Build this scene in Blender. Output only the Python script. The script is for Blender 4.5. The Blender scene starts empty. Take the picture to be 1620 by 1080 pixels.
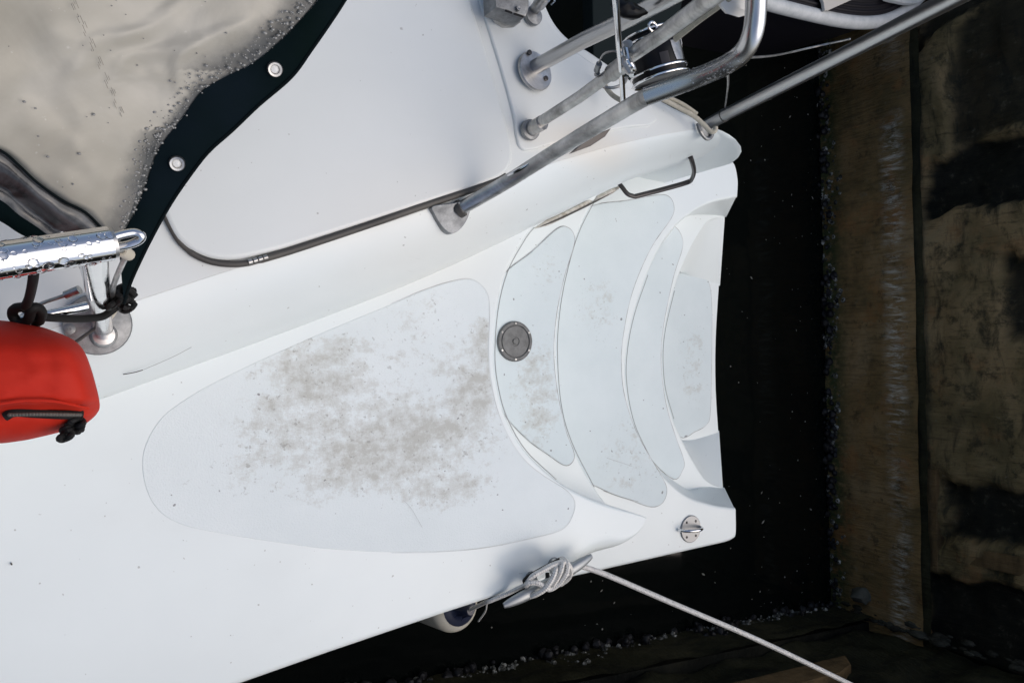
import bpy, bmesh, math, random
import numpy as np
from mathutils import Vector, Matrix, noise, geometry

random.seed(7)
SC = bpy.context.scene
COL = SC.collection
R = math.radians

# ------------------------------------------------------------------ camera, world, sun, exposure
FPX, ZC = 1170.0, 2.35            # focal length in photo pixels, camera height above the water (m)
_n = np.array([(120 - 810) / FPX, -(560 - 540) / FPX, -1.0]); _n /= np.linalg.norm(_n)
_Z = -_n
_X = np.array([1.0, 0, 0]); _X -= _X.dot(_Z) * _Z; _X /= np.linalg.norm(_X)
_Y = np.cross(_Z, _X)
ROT = np.array([_X, _Y, _Z])
cam_d = bpy.data.cameras.new('camera')
cam = bpy.data.objects.new('camera', cam_d); COL.objects.link(cam)
cam_d.sensor_width = 36.0; cam_d.lens = 36.0 * FPX / 1620.0
cam_d.clip_start = 0.02; cam_d.clip_end = 2000
cam.matrix_world = Matrix.Translation((0, 0, ZC)) @ Matrix(ROT.tolist()).to_4x4()
SC.camera = cam

W = bpy.data.worlds.new('World'); SC.world = W; W.use_nodes = True
wn = W.node_tree.nodes; wl = W.node_tree.links
sky = wn.new('ShaderNodeTexSky'); sky.sky_type = 'NISHITA'; sky.sun_disc = False
SUN_EL, SUN_ROT = R(58), R(118)
sky.sun_elevation = SUN_EL; sky.sun_rotation = SUN_ROT
sky.air_density = 1.0; sky.dust_density = 4.0; sky.ozone_density = 0.8
wn['Background'].inputs['Strength'].default_value = 0.125
wl.new(sky.outputs[0], wn['Background'].inputs['Color'])
sd = bpy.data.lights.new('sun', 'SUN'); sun = bpy.data.objects.new('sun', sd); COL.objects.link(sun)
sd.energy = 0.95; sd.angle = R(72); sd.color = (1.0, 0.985, 0.955)
sdir = Vector((math.sin(SUN_ROT) * math.cos(SUN_EL), math.cos(SUN_ROT) * math.cos(SUN_EL), math.sin(SUN_EL)))
sun.rotation_euler = sdir.to_track_quat('Z', 'Y').to_euler()
vs = SC.view_settings
vs.view_transform = 'Standard'; vs.look = 'None'; vs.gamma = 1.0; vs.use_curve_mapping = False
vs.exposure = 0.07

# ------------------------------------------------------------------ layout helpers
def ray(u, v):
    return ROT @ np.array([(u - 810) / FPX, -(v - 540) / FPX, -1.0])
def P(u, v, z):
    """the point at height z that stands at the measured place (u, v) of the survey photograph"""
    d = ray(u, v); t = (z - ZC) / d[2]
    return Vector((d[0] * t, d[1] * t, z))
def PS(pts, z=None):
    return [P(p[0], p[1], p[2] if len(p) > 2 else z) for p in pts]
def cr(pts, n=6, closed=False):
    """Catmull-Rom through points of any dimension"""
    p = [np.array(tuple(q), float) for q in pts]; N = len(p); out = []
    for i in range(N if closed else N - 1):
        if closed: a, b, c, d = p[i - 1], p[i], p[(i + 1) % N], p[(i + 2) % N]
        else:
            b, c = p[i], p[i + 1]
            a = p[i - 1] if i else 2 * b - c
            d = p[i + 2] if i + 2 < N else 2 * c - b
        for k in range(n):
            t = k / n
            out.append(0.5 * (2 * b + (c - a) * t + (2 * a - 5 * b + 4 * c - d) * t * t + (3 * b - a - 3 * c + d) * t ** 3))
    if not closed: out.append(p[-1])
    return out
def resample(pts, n):
    p = [np.array(tuple(q), float) for q in pts]
    L = [0.0]
    for a, b in zip(p, p[1:]): L.append(L[-1] + np.linalg.norm(b - a))
    out = []; j = 0
    for k in range(n):
        s = L[-1] * k / (n - 1)
        while j < len(p) - 2 and L[j + 1] < s: j += 1
        t = (s - L[j]) / max(L[j + 1] - L[j], 1e-9)
        out.append(p[j] + (p[j + 1] - p[j]) * min(max(t, 0), 1))
    return out

def tag(o, label=None, cat=None, group=None, kind=None):
    if label: o['label'] = label
    if cat: o['category'] = cat
    if group: o['group'] = group
    if kind: o['kind'] = kind
    return o
def empty(name, loc, label, cat, group=None, mat=None):
    o = bpy.data.objects.new(name, None); COL.objects.link(o); o.location = loc
    if mat is not None: o.matrix_world = mat
    o.empty_display_size = 0.05
    return tag(o, label, cat, group)
def base_of(o):
    while o is not None:
        if o.get('_b') is not None: return Vector(o['_b'])
        if o.parent is None: return Vector(o.location)
        o = o.parent
class MB:
    """collects geometry for ONE mesh object"""
    def __init__(s): s.v = []; s.f = []; s.uv = {}; s.flat = set(); s.attr = {}
    def add(s, vs_, fs, uvs=None, flat=False):
        b = len(s.v); s.v += [tuple(x) for x in vs_]
        for k, f in enumerate(fs):
            s.f.append(tuple(b + i for i in f))
            if uvs: s.uv[len(s.f) - 1] = uvs[k]
            if flat: s.flat.add(len(s.f) - 1)
        return b
    def grid(s, rows, closed_u=False, closed_v=False, uvscale=None):
        n, m = len(rows), len(rows[0]); vs_ = [p for r in rows for p in r]; fs = []; uvs = []
        for i in range(n if closed_u else n - 1):
            for j in range(m if closed_v else m - 1):
                i2, j2 = (i + 1) % n, (j + 1) % m
                fs.append((i * m + j, i2 * m + j, i2 * m + j2, i * m + j2))
                uvs.append([(i, j), (i + 1, j), (i + 1, j + 1), (i, j + 1)])
        return s.add(vs_, fs, uvs)
    def tube(s, path, r, seg=14, caps=True, flat=1.0, roll=0.0):
        p = [Vector(tuple(q)) for q in path]; n = len(p)
        rr = r if isinstance(r, (list, tuple)) else [r] * n
        T = [((p[min(i + 1, n - 1)] - p[max(i - 1, 0)]).normalized()) for i in range(n)]
        a = Vector((0, 0, 1)) if abs(T[0].z) < 0.9 else Vector((1, 0, 0))
        N = (a - a.dot(T[0]) * T[0]).normalized(); rows = []; L = 0.0; ls = []
        for i in range(n):
            N = (N - N.dot(T[i]) * T[i]).normalized(); B = T[i].cross(N)
            if i: L += (p[i] - p[i - 1]).length
            ls.append(L)
            rows.append([p[i] + (N * math.cos(2 * math.pi * k / seg + roll) * flat + B * math.sin(2 * math.pi * k / seg + roll)) * rr[i] for k in range(seg)])
        vs_ = [q for r_ in rows for q in r_]; fs = []; uvs = []
        for i in range(n - 1):
            for k in range(seg):
                k2 = (k + 1) % seg
                fs.append((i * seg + k, i * seg + k2, (i + 1) * seg + k2, (i + 1) * seg + k))
                uvs.append([(k / seg, ls[i]), ((k + 1) / seg, ls[i]), ((k + 1) / seg, ls[i + 1]), (k / seg, ls[i + 1])])
        if caps:
            fs.append(tuple(range(seg))[::-1]); uvs.append([(0, 0)] * seg)
            fs.append(tuple((n - 1) * seg + k for k in range(seg))); uvs.append([(0, 0)] * seg)
        return s.add(vs_, fs, uvs)
    def lathe(s, o, axis, prof, seg=28):
        """prof: (radius, height along axis)"""
        ax = Vector(axis).normalized(); a = Vector((1, 0, 0)) if abs(ax.x) < 0.9 else Vector((0, 1, 0))
        N = (a - a.dot(ax) * ax).normalized(); B = ax.cross(N); o = Vector(o)
        rows = [[o + ax * h + (N * math.cos(2 * math.pi * k / seg) + B * math.sin(2 * math.pi * k / seg)) * r for k in range(seg)] for r, h in prof]
        return s.grid(rows, closed_v=True)
    def slab(s, top, th, r=0.0015, down=Vector((0, 0, -1))):
        """plate whose upper face has the outline `top` (world points), thickness th, edge radius r"""
        p = [Vector(q) for q in top]; n = len(p); c = sum(p, Vector()) / n
        ins = offset(p, r)
        rows = [[q + down * th for q in p], [q + down * r for q in p], [q + down * r * 0.3 for q in offset(p, r * 0.3)], ins]
        s.grid(rows, closed_v=True)
        s.add(ins, [tuple(range(n))], flat=True)
        s.add(rows[0], [tuple(range(n))[::-1]], flat=True)
    def box(s, c, sx, sy, sz, mat=None):
        vs_ = [Vector((x * sx / 2, y * sy / 2, z * sz / 2)) for x in (-1, 1) for y in (-1, 1) for z in (-1, 1)]
        if mat: vs_ = [mat @ q for q in vs_]
        vs_ = [q + Vector(c) for q in vs_]
        s.add(vs_, [(0, 1, 3, 2), (4, 6, 7, 5), (0, 4, 5, 1), (2, 3, 7, 6), (0, 2, 6, 4), (1, 5, 7, 3)], flat=True)
    def dome(s, c, nrm, r, h, seg=8):
        nrm = Vector(nrm).normalized()
        a = Vector((1, 0, 0)) if abs(nrm.x) < 0.9 else Vector((0, 1, 0))
        N = (a - a.dot(nrm) * nrm).normalized(); B = nrm.cross(N); c = Vector(c)
        st = 1 + 0.5 * random.random(); rows = []
        for t in (0.0, 0.35, 0.7):
            rows.append([c + nrm * h * math.sin(t * math.pi / 2) + (N * st * math.cos(2 * math.pi * k / seg) + B * math.sin(2 * math.pi * k / seg)) * r * math.cos(t * math.pi / 2) for k in range(seg)])
        b = s.grid(rows, closed_v=True); top = len(s.v); s.v.append(tuple(c + nrm * h))
        for k in range(seg): s.f.append((b + 2 * seg + k, b + 2 * seg + (k + 1) % seg, top))
    def build(s, name, mat, parent=None, loc=None, sharp=40, fix=True, local=False):
        me = bpy.data.meshes.new(name)
        o = bpy.data.objects.new(name, me)
        COL.objects.link(o)
        if local: b = Vector((0, 0, 0))
        elif parent is not None: b = base_of(parent); o.parent = parent; o['_b'] = list(b)
        else:
            a = np.array(s.v)
            b = Vector(((a[:, 0].min() + a[:, 0].max()) / 2, (a[:, 1].min() + a[:, 1].max()) / 2, a[:, 2].min())) if loc is None else Vector(loc)
            o.location = b
        if local and parent is not None: o.parent = parent
        me.from_pydata([tuple(Vector(q) - b) for q in s.v], [], s.f)
        uvl = me.uv_layers.new(name='uv')
        for i, poly in enumerate(me.polygons):
            if i in s.uv:
                for li, c in zip(poly.loop_indices, s.uv[i]): uvl.data[li].uv = c
            poly.use_smooth = i not in s.flat
        for k, vals in s.attr.items():
            at = me.attributes.new(k, 'FLOAT', 'POINT')
            for i, x in enumerate(vals): at.data[i].value = x
        if fix:
            bm = bmesh.new(); bm.from_mesh(me); bmesh.ops.recalc_face_normals(bm, faces=bm.faces); bm.to_mesh(me); bm.free()
        if sharp: me.set_sharp_from_angle(angle=R(sharp))
        for m in (mat if isinstance(mat, (list, tuple)) else [mat]): me.materials.append(m)
        return o

def offset(p, r):
    """inward offset of a closed outline, in its own plan (x, y)"""
    n = len(p); area = sum(p[i].x * p[(i + 1) % n].y - p[(i + 1) % n].x * p[i].y for i in range(n))
    sg = 1 if area > 0 else -1; out = []
    rr = r if isinstance(r, (list, tuple)) else [r] * n
    for i in range(n):
        a, b, c = p[i - 1], p[i], p[(i + 1) % n]
        d1 = Vector((b.x - a.x, b.y - a.y, 0)).normalized(); d2 = Vector((c.x - b.x, c.y - b.y, 0)).normalized()
        n1 = Vector((-d1.y, d1.x, 0)) * sg; n2 = Vector((-d2.y, d2.x, 0)) * sg
        m = n1 + n2
        if m.length < 1e-6: m = n1
        m.normalize(); k = 1 / max(m.dot(n1), 0.5)
        out.append(b + m * rr[i] * k)
    return out
def moulded(mb, outline, zbot, r, draft=0.0, steps=6, top=True):
    """solid with a flat top, a rounded upper edge of radius r (single or per point) and side walls"""
    p = [Vector(q) for q in outline]; n = len(p); rr = r if isinstance(r, (list, tuple)) else [r] * n
    rows = [[Vector((q.x, q.y, zbot)) for q in offset(p, [-draft] * n)]]
    for k in range(steps + 1):
        a = k / steps * math.pi / 2
        o = offset(p, [x * (1 - math.cos(a)) for x in rr])
        rows.append([Vector((q.x, q.y, q.z - rr[i] * (1 - math.sin(a)))) for i, q in enumerate(o)])
    mb.grid(rows, closed_v=True)
    if top:
        z = rows[-1][0].z
        vv, _e, ff, *_o = geometry.delaunay_2d_cdt([Vector((q.x, q.y)) for q in rows[-1]], [], [tuple(range(n))], 1, 1e-6)
        mb.add([Vector((q.x, q.y, z)) for q in vv], [tuple(f) for f in ff], flat=True)

# ------------------------------------------------------------------ materials
MATS = {}
def mat(name, base, rough=0.5, metal=0.0, spec=0.5, build=None, **kw):
    m = bpy.data.materials.new(name); m.use_nodes = True; nt = m.node_tree
    b = nt.nodes['Principled BSDF']
    b.inputs['Base Color'].default_value = (*base, 1); b.inputs['Roughness'].default_value = rough
    b.inputs['Metallic'].default_value = metal; b.inputs['Specular IOR Level'].default_value = spec
    for k, v in kw.items(): b.inputs[k.replace('_', ' ')].default_value = v
    if build: build(nt, b)
    MATS[name] = m; return m
class NT:
    def __init__(s, nt): s.nt = nt; s.n = nt.nodes; s.l = nt.links
    def node(s, t, **kw):
        x = s.n.new(t)
        for k, v in kw.items(): setattr(x, k, v)
        return x
    def lk(s, a, b): s.l.new(a, b)
    def coord(s, kind='Object', scale=(1, 1, 1), loc=(0, 0, 0)):
        t = s.node('ShaderNodeTexCoord'); m = s.node('ShaderNodeMapping')
        m.inputs['Scale'].default_value = scale; m.inputs['Location'].default_value = loc
        s.lk(t.outputs[kind], m.inputs['Vector']); return m.outputs[0]
    def noise(s, vec, scale, detail=4, rough=0.55, dist=0.0):
        x = s.node('ShaderNodeTexNoise'); x.inputs['Scale'].default_value = scale; x.inputs['Detail'].default_value = detail
        x.inputs['Roughness'].default_value = rough; x.inputs['Distortion'].default_value = dist
        if vec is not None: s.lk(vec, x.inputs['Vector'])
        return x.outputs['Fac']
    def ramp(s, fac, stops):
        x = s.node('ShaderNodeValToRGB'); e = x.color_ramp.elements
        while len(e) < len(stops): e.new(0.5)
        for el, (p, c) in zip(e, stops):
            el.position = p; el.color = (*c, 1) if len(c) == 3 else c
        s.lk(fac, x.inputs[0]); return x.outputs['Color']
    def rng(s, fac, a, b, c=0.0, d=1.0, smooth=True):
        x = s.node('ShaderNodeMapRange'); x.interpolation_type = 'SMOOTHSTEP' if smooth else 'LINEAR'
        for k, v in zip(('From Min', 'From Max', 'To Min', 'To Max'), (a, b, c, d)): x.inputs[k].default_value = v
        s.lk(fac, x.inputs['Value']); return x.outputs[0]
    def math(s, op, a, b=None, clamp=False):
        x = s.node('ShaderNodeMath', operation=op); x.use_clamp = clamp
        for i, q in enumerate((a, b)):
            if q is None: continue
            if isinstance(q, (int, float)): x.inputs[i].default_value = q
            else: s.lk(q, x.inputs[i])
        return x.outputs[0]
    def mix(s, fac, a, b, mode='MIX'):
        x = s.node('ShaderNodeMix', data_type='RGBA', blend_type=mode)
        for i, q in ((0, fac), (6, a), (7, b)):
            if isinstance(q, (int, float)): x.inputs[i].default_value = q
            elif isinstance(q, tuple): x.inputs[i].default_value = (*q, 1)
            else: s.lk(q, x.inputs[i])
        return x.outputs[2]
    def bump(s, h, strength, dist, b, name='Normal'):
        x = s.node('ShaderNodeBump'); x.inputs['Strength'].default_value = strength; x.inputs['Distance'].default_value = dist
        s.lk(h, x.inputs['Height']); s.lk(x.outputs[0], b.inputs[name])
    def blob(s, vec, c, rx, ry):
        """soft round mask of 1 at c, in plan"""
        m = s.node('ShaderNodeVectorMath', operation='SUBTRACT'); s.lk(vec, m.inputs[0]); m.inputs[1].default_value = (c[0], c[1], 0)
        k = s.node('ShaderNodeVectorMath', operation='MULTIPLY'); s.lk(m.outputs[0], k.inputs[0]); k.inputs[1].default_value = (1 / rx, 1 / ry, 0)
        l = s.node('ShaderNodeVectorMath', operation='LENGTH'); s.lk(k.outputs[0], l.inputs[0])
        return s.rng(l.outputs['Value'], 0.15, 1.0, 1.0, 0.0)

BOAT_LOC = Vector((0.8, -0.1, 0.0))
def bxy(u, v, z): q = P(u, v, z) - BOAT_LOC; return (q.x, q.y)

def f_gel(nt, b, tone=((0.70, 0.755, 0.755), (0.75, 0.805, 0.805))):
    t = NT(nt); v = t.coord()
    c = t.ramp(t.noise(v, 2.3, 5), [(0.3, tone[0]), (0.7, tone[1])])
    cream = t.math('MULTIPLY', t.blob(v, bxy(915, 232, 1.0), 0.24, 0.07), 0.55)
    cream2 = t.math('MULTIPLY', t.blob(v, bxy(700, 380, 1.0), 0.4, 0.2), 0.22)
    c = t.mix(t.math('MAXIMUM', cream, cream2), c, (0.76, 0.70, 0.60))
    sp = t.rng(t.noise(v, 95, 1), 0.765, 0.80)
    c = t.mix(t.math('MULTIPLY', sp, 0.55), c, (0.25, 0.24, 0.22))
    smear = t.rng(t.noise(t.coord(scale=(1, 2.0, 1)), 3, 5, 0.6), 0.45, 0.8)
    c = t.mix(t.math('MULTIPLY', smear, 0.05), c, (0.45, 0.43, 0.38))
    scr = t.rng(t.noise(t.coord(scale=(2.2, 60, 2)), 3.0, 3, 0.6), 0.70, 0.78)
    c = t.mix(t.math('MULTIPLY', t.math('MULTIPLY', scr, t.rng(t.noise(v, 4, 2), 0.5, 0.65)), 0.16), c, (0.4, 0.39, 0.36))
    t.lk(c, b.inputs['Base Color'])
    t.lk(t.rng(t.noise(v, 7, 3), 0.3, 0.7, 0.30, 0.37), b.inputs['Roughness'])
    t.bump(t.noise(v, 3.5, 2), 0.12, 0.02, b)
mat('gelcoat', (0.78, 0.8, 0.81), 0.3, spec=0.4, build=f_gel)

mat('gelcoat_top', (0.7, 0.7, 0.7), 0.3, spec=0.4, build=lambda nt, b: f_gel(nt, b, ((0.655, 0.685, 0.675), (0.71, 0.735, 0.725))))

def f_nonskid(stains, tone=((0.61, 0.685, 0.70), (0.67, 0.74, 0.755))):
    def f(nt, b):
        t = NT(nt); v = t.coord()
        c = t.ramp(t.noise(v, 5, 6, 0.65), [(0.3, tone[0]), (0.7, tone[1])])
        fine = t.noise(v, 42, 9, 0.78); mid = t.noise(t.coord(scale=(1, 1.7, 1)), 11, 8, 0.72)
        tot = None
        for (c0, rx, ry, a) in stains:
            m = t.math('MULTIPLY', t.blob(v, c0, rx * 1.35, ry * 1.35), a)
            tot = m if tot is None else t.math('MAXIMUM', tot, m)
        if tot is not None:
            val = t.math('ADD', t.math('ADD', t.math('MULTIPLY', mid, 0.46), t.math('MULTIPLY', fine, 0.54)), t.math('MULTIPLY', tot, 0.26))
            m1 = t.math('MULTIPLY', t.rng(val, 0.60, 0.70), t.rng(tot, 0.02, 0.3))
            m2 = t.math('MULTIPLY', t.rng(val, 0.68, 0.80), t.rng(tot, 0.1, 0.5))
            c = t.mix(t.math('MULTIPLY', m1, 0.32), c, (0.40, 0.375, 0.315))
            c = t.mix(t.math('MULTIPLY', m2, 0.40), c, (0.30, 0.275, 0.215))
            sp = t.rng(t.noise(v, 90, 4, 0.65), 0.61, 0.68)
            c = t.mix(t.math('MULTIPLY', t.math('MULTIPLY', sp, t.rng(tot, 0.05, 0.5)), 0.42), c, (0.17, 0.16, 0.135))
        sp2 = t.rng(t.noise(v, 60, 1), 0.765, 0.79)
        c = t.mix(t.math('MULTIPLY', sp2, 0.7), c, (0.13, 0.13, 0.13))
        t.lk(c, b.inputs['Base Color'])
        vo = t.node('ShaderNodeTexVoronoi'); vo.inputs['Scale'].default_value = 330; t.lk(v, vo.inputs['Vector'])
        t.bump(vo.outputs['Distance'], 0.35, 0.0012, b)
    return f
mat('deck_nonskid', (0.65, 0.68, 0.7), 0.62, spec=0.25, build=f_nonskid([
    (bxy(600, 700, .85), 0.36, 0.13, 0.9), (bxy(610, 690, .85), 0.24, 0.085, 1.0), (bxy(745, 630, .85), 0.10, 0.10, 0.95), (bxy(505, 600, .85), 0.15, 0.10, 0.9),
    (bxy(560, 735, .85), 0.24, 0.07, 0.8), (bxy(700, 770, .85), 0.16, 0.06, 0.8), (bxy(700, 560, .85), 0.28, 0.12, 0.45),
    (bxy(762, 550, .85), 0.05, 0.10, 0.8), (bxy(380, 745, .85), 0.14, 0.07, 0.42), (bxy(550, 545, .85), 0.12, 0.03, 0.7),
    (bxy(650, 480, .85), 0.14, 0.04, 0.45), (bxy(450, 640, .85), 0.10, 0.05, 0.7)], ((0.685, 0.742, 0.748), (0.735, 0.788, 0.793))))
mat('step_nonskid', (0.65, 0.68, 0.7), 0.6, spec=0.25, build=f_nonskid([
    (bxy(850, 620, .71), 0.10, 0.18, 0.68), (bxy(945, 490, .56), 0.10, 0.14, 0.42), (bxy(1000, 720, .56), 0.18, 0.16, 0.42), (bxy(870, 430, .71), 0.08, 0.10, 0.35),
    (bxy(1095, 580, .29), 0.10, 0.20, 0.45)]))
def f_groove(nt, b):
    t = NT(nt); v = t.coord()
    t.lk(t.ramp(t.noise(v, 22, 4), [(0.38, (0.55, 0.57, 0.58)), (0.66, (0.24, 0.24, 0.235))]), b.inputs['Base Color'])
mat('groove_grime', (0.25, 0.25, 0.25), 0.8, spec=0.1, build=f_groove)

mat('riser_shade_scratch', (0.36, 0.37, 0.37), 0.8, spec=0.1)  # grey of the painted riser shade lines, also used for scratches
mat('faint_groove', (0.5, 0.52, 0.52), 0.8, spec=0.1, build=lambda nt, b: NT(nt).lk(NT(nt).ramp(NT(nt).noise(NT(nt).coord(), 5, 3), [(0.42, (0.66, 0.70, 0.71)), (0.68, (0.45, 0.46, 0.455))]), b.inputs['Base Color']))
def f_steel(nt, b):
    t = NT(nt); v = t.coord()
    t.lk(t.ramp(t.noise(v, 14, 8, 0.7, 0.6), [(0.36, (0.26, 0.255, 0.245)), (0.5, (0.46, 0.455, 0.445)), (0.64, (0.64, 0.63, 0.615))]), b.inputs['Base Color'])
    t.lk(t.rng(t.noise(v, 30, 6, 0.7), 0.3, 0.75, 0.3, 0.5), b.inputs['Roughness'])
mat('weathered_steel', (0.55, 0.55, 0.55), 0.3, 1.0, build=f_steel)
def f_chrome(nt, b):
    t = NT(nt); v = t.coord()
    t.lk(t.rng(t.noise(v, 40, 6, 0.7), 0.35, 0.8, 0.06, 0.22), b.inputs['Roughness'])
mat('pad_steel', (0.30, 0.305, 0.31), 0.45, 0.5)
mat('wet_steel', (0.62, 0.62, 0.62), 0.27, 1.0)
mat('polished_steel', (0.74, 0.74, 0.75), 0.1, 1.0, build=f_chrome)
mat('brushed_tube', (0.48, 0.48, 0.48), 0.32, 1.0)
def f_plate(nt, b):
    t = NT(nt); v = t.coord()
    t.lk(t.ramp(t.noise(v, 38, 8, 0.75), [(0.32, (0.13, 0.135, 0.14)), (0.7, (0.33, 0.34, 0.345))]), b.inputs['Base Color'])
    t.lk(t.rng(t.noise(v, 24, 6, 0.7), 0.3, 0.75, 0.3, 0.6), b.inputs['Roughness'])
mat('dull_plate', (0.25, 0.25, 0.25), 0.45, 0.75, build=f_plate)
mat('cast_cleat', (0.33, 0.345, 0.35), 0.42, 0.7, build=lambda nt, b: None)
mat('plate_plastic', (0.12, 0.125, 0.125), 0.5, build=lambda nt, b: NT(nt).lk(NT(nt).ramp(NT(nt).noise(NT(nt).coord(), 45, 7, 0.7), [(0.3, (0.065, 0.068, 0.068)), (0.72, (0.17, 0.175, 0.175))]), b.inputs['Base Color']))
def f_rubber(nt, b):
    t = NT(nt); v = t.coord()
    t.lk(t.ramp(t.noise(v, 9, 6), [(0.3, (0.045, 0.042, 0.038)), (0.7, (0.085, 0.078, 0.068))]), b.inputs['Base Color'])
mat('rubber', (0.06, 0.06, 0.05), 0.55, build=f_rubber)
mat('black_plastic', (0.004, 0.004, 0.005), 0.3, spec=0.22)
mat('dark_metal', (0.05, 0.046, 0.046), 0.35, 0.4)
mat('screw_steel', (0.30, 0.30, 0.30), 0.35, 1.0)
def f_canvas(nt, b):
    t = NT(nt); v = t.coord()
    t.lk(t.ramp(t.noise(v, 7, 5), [(0.35, (0.0012, 0.0055, 0.0055)), (0.7, (0.0035, 0.008, 0.012))]), b.inputs['Base Color'])
    w = t.node('ShaderNodeTexWave'); w.inputs['Scale'].default_value = 260; t.lk(v, w.inputs['Vector'])
    t.bump(w.outputs['Fac'], 0.2, 0.0006, b)
mat('dark_canvas', (0.005, 0.012, 0.013), 0.85, spec=0.06, build=f_canvas)
mat('canvas_hem', (0.003, 0.006, 0.007), 0.8, spec=0.08)
def f_vinyl(nt, b):
    t = NT(nt); v = t.coord()
    be = t.ramp(t.noise(v, 4.5, 6, 0.6, 0.6), [(0.33, (0.29, 0.272, 0.225)), (0.5, (0.335, 0.318, 0.268)), (0.68, (0.39, 0.373, 0.325))])
    spk = t.rng(t.noise(v, 140, 3), 0.68, 0.78)
    be = t.mix(t.math('MULTIPLY', spk, 0.35), be, (0.62, 0.61, 0.58))
    e = t.node('ShaderNodeAttribute'); e.attribute_name = 'margin'
    edge = t.rng(t.math('ADD', e.outputs['Fac'], t.math('MULTIPLY', t.math('SUBTRACT', t.noise(v, 24, 7, 0.72), 0.5), 0.55)), 0.05, 0.85)
    clear = t.ramp(t.noise(v, 26, 6, 0.6), [(0.3, (0.022, 0.027, 0.028)), (0.7, (0.085, 0.09, 0.09))])
    t.lk(t.mix(edge, be, clear), b.inputs['Base Color'])
    t.lk(t.rng(t.noise(v, 18, 4), 0.3, 0.7, 0.33, 0.45), b.inputs['Roughness'])
    t.bump(t.math('ADD', t.noise(v, 9, 3, 0.5, 1.5), t.math('MULTIPLY', t.noise(v, 160, 2), 0.03)), 0.05, 0.03, b)
mat('vinyl_scuff', (0.17, 0.16, 0.13), 0.6)
mat('beige_vinyl', (0.4, 0.36, 0.3), 0.22, spec=0.45, build=f_vinyl)
def f_smoky(nt, b):
    t = NT(nt); v = t.coord()
    t.lk(t.ramp(t.noise(v, 16, 6, 0.6, 1.0), [(0.35, (0.02, 0.021, 0.022)), (0.7, (0.13, 0.135, 0.14))]), b.inputs['Base Color'])
    t.bump(t.noise(v, 12, 3), 0.3, 0.02, b)
mat('smoky_vinyl', (0.06, 0.06, 0.06), 0.15, build=f_smoky)
def f_red(nt, b):
    t = NT(nt); v = t.coord()
    t.lk(t.ramp(t.noise(v, 5, 5), [(0.3, (0.43, 0.013, 0.004)), (0.7, (0.53, 0.027, 0.010))]), b.inputs['Base Color'])
    t.bump(t.math('ADD', t.noise(v, 12, 4), t.math('MULTIPLY', t.noise(v, 400, 1), 0.03)), 0.22, 0.01, b)
mat('red_cover', (0.55, 0.03, 0.012), 0.7, spec=0.25, build=f_red)
mat('black_cord', (0.006, 0.006, 0.006), 0.7, spec=0.3)
def f_rope(dark):
    def f(nt, b):
        t = NT(nt); tc = t.node('ShaderNodeTexCoord'); sp = t.node('ShaderNodeSeparateXYZ'); t.lk(tc.outputs['UV'], sp.inputs[0])
        a = t.math('ADD', t.math('MULTIPLY', sp.outputs[0], 6.2832 * 3), t.math('MULTIPLY', sp.outputs[1], 620))
        c = t.math('SUBTRACT', t.math('MULTIPLY', sp.outputs[0], 6.2832 * 3), t.math('MULTIPLY', sp.outputs[1], 620))
        w = t.math('MULTIPLY', t.math('SINE', a), t.math('SINE', c))
        n = t.noise(t.coord(), 60, 5, 0.7)
        base = t.ramp(n, [(0.3, (0.58, 0.565, 0.53)), (0.7, (0.76, 0.745, 0.71))])
        fl = t.math('MULTIPLY', t.rng(w, 0.45, 0.75), t.rng(t.noise(t.coord(), 130, 2), 0.52, 0.6))
        t.lk(t.mix(t.math('MULTIPLY', fl, dark), base, (0.10, 0.10, 0.11)), b.inputs['Base Color'])
        t.bump(w, 0.7, 0.0015, b)
    return f
mat('white_rope', (0.6, 0.58, 0.54), 0.8, spec=0.2, build=f_rope(0.75))
mat('cream_rope', (0.5, 0.47, 0.38), 0.8, spec=0.2, build=lambda nt, b: NT(nt).lk(NT(nt).ramp(NT(nt).noise(NT(nt).coord(), 60, 5, 0.7), [(0.3, (0.33, 0.31, 0.25)), (0.7, (0.50, 0.47, 0.39))]), b.inputs['Base Color']))
mat('cream_plastic', (0.55, 0.50, 0.40), 0.5)
mat('fender_white', (0.38, 0.35, 0.27), 0.5, build=lambda nt, b: NT(nt).lk(NT(nt).ramp(NT(nt).noise(NT(nt).coord(), 18, 6, 0.7), [(0.3, (0.42, 0.40, 0.32)), (0.7, (0.58, 0.56, 0.50))]), b.inputs['Base Color']))
mat('fender_navy', (0.012, 0.017, 0.04), 0.4)
mat('white_paint', (0.72, 0.72, 0.70), 0.5)
mat('pale_strap', (0.50, 0.48, 0.44), 0.6)
mat('dinghy_rim', (0.52, 0.55, 0.56), 0.5, build=lambda nt, b: NT(nt).lk(NT(nt).ramp(NT(nt).noise(NT(nt).coord(), 22, 6, 0.7), [(0.3, (0.40, 0.43, 0.44)), (0.7, (0.58, 0.60, 0.61))]), b.inputs['Base Color']))
mat('navy_rubber', (0.006, 0.006, 0.010), 0.55, spec=0.25)
mat('teal_board', (0.004, 0.009, 0.010), 0.7, spec=0.15)
mat('old_sealant', (0.50, 0.46, 0.40), 0.7, build=lambda nt, b: NT(nt).lk(NT(nt).ramp(NT(nt).noise(NT(nt).coord(), 40, 6, 0.7), [(0.36, (0.36, 0.32, 0.26)), (0.6, (0.62, 0.60, 0.55))]), b.inputs['Base Color']))
def f_drop(nt, b):
    b.inputs['Transmission Weight'].default_value = 1.0; b.inputs['IOR'].default_value = 1.33
mat('water_drop', (1, 1, 1), 0.02, build=f_drop)
mat('film_drop', (0.19, 0.19, 0.18), 0.08, spec=0.9)
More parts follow.
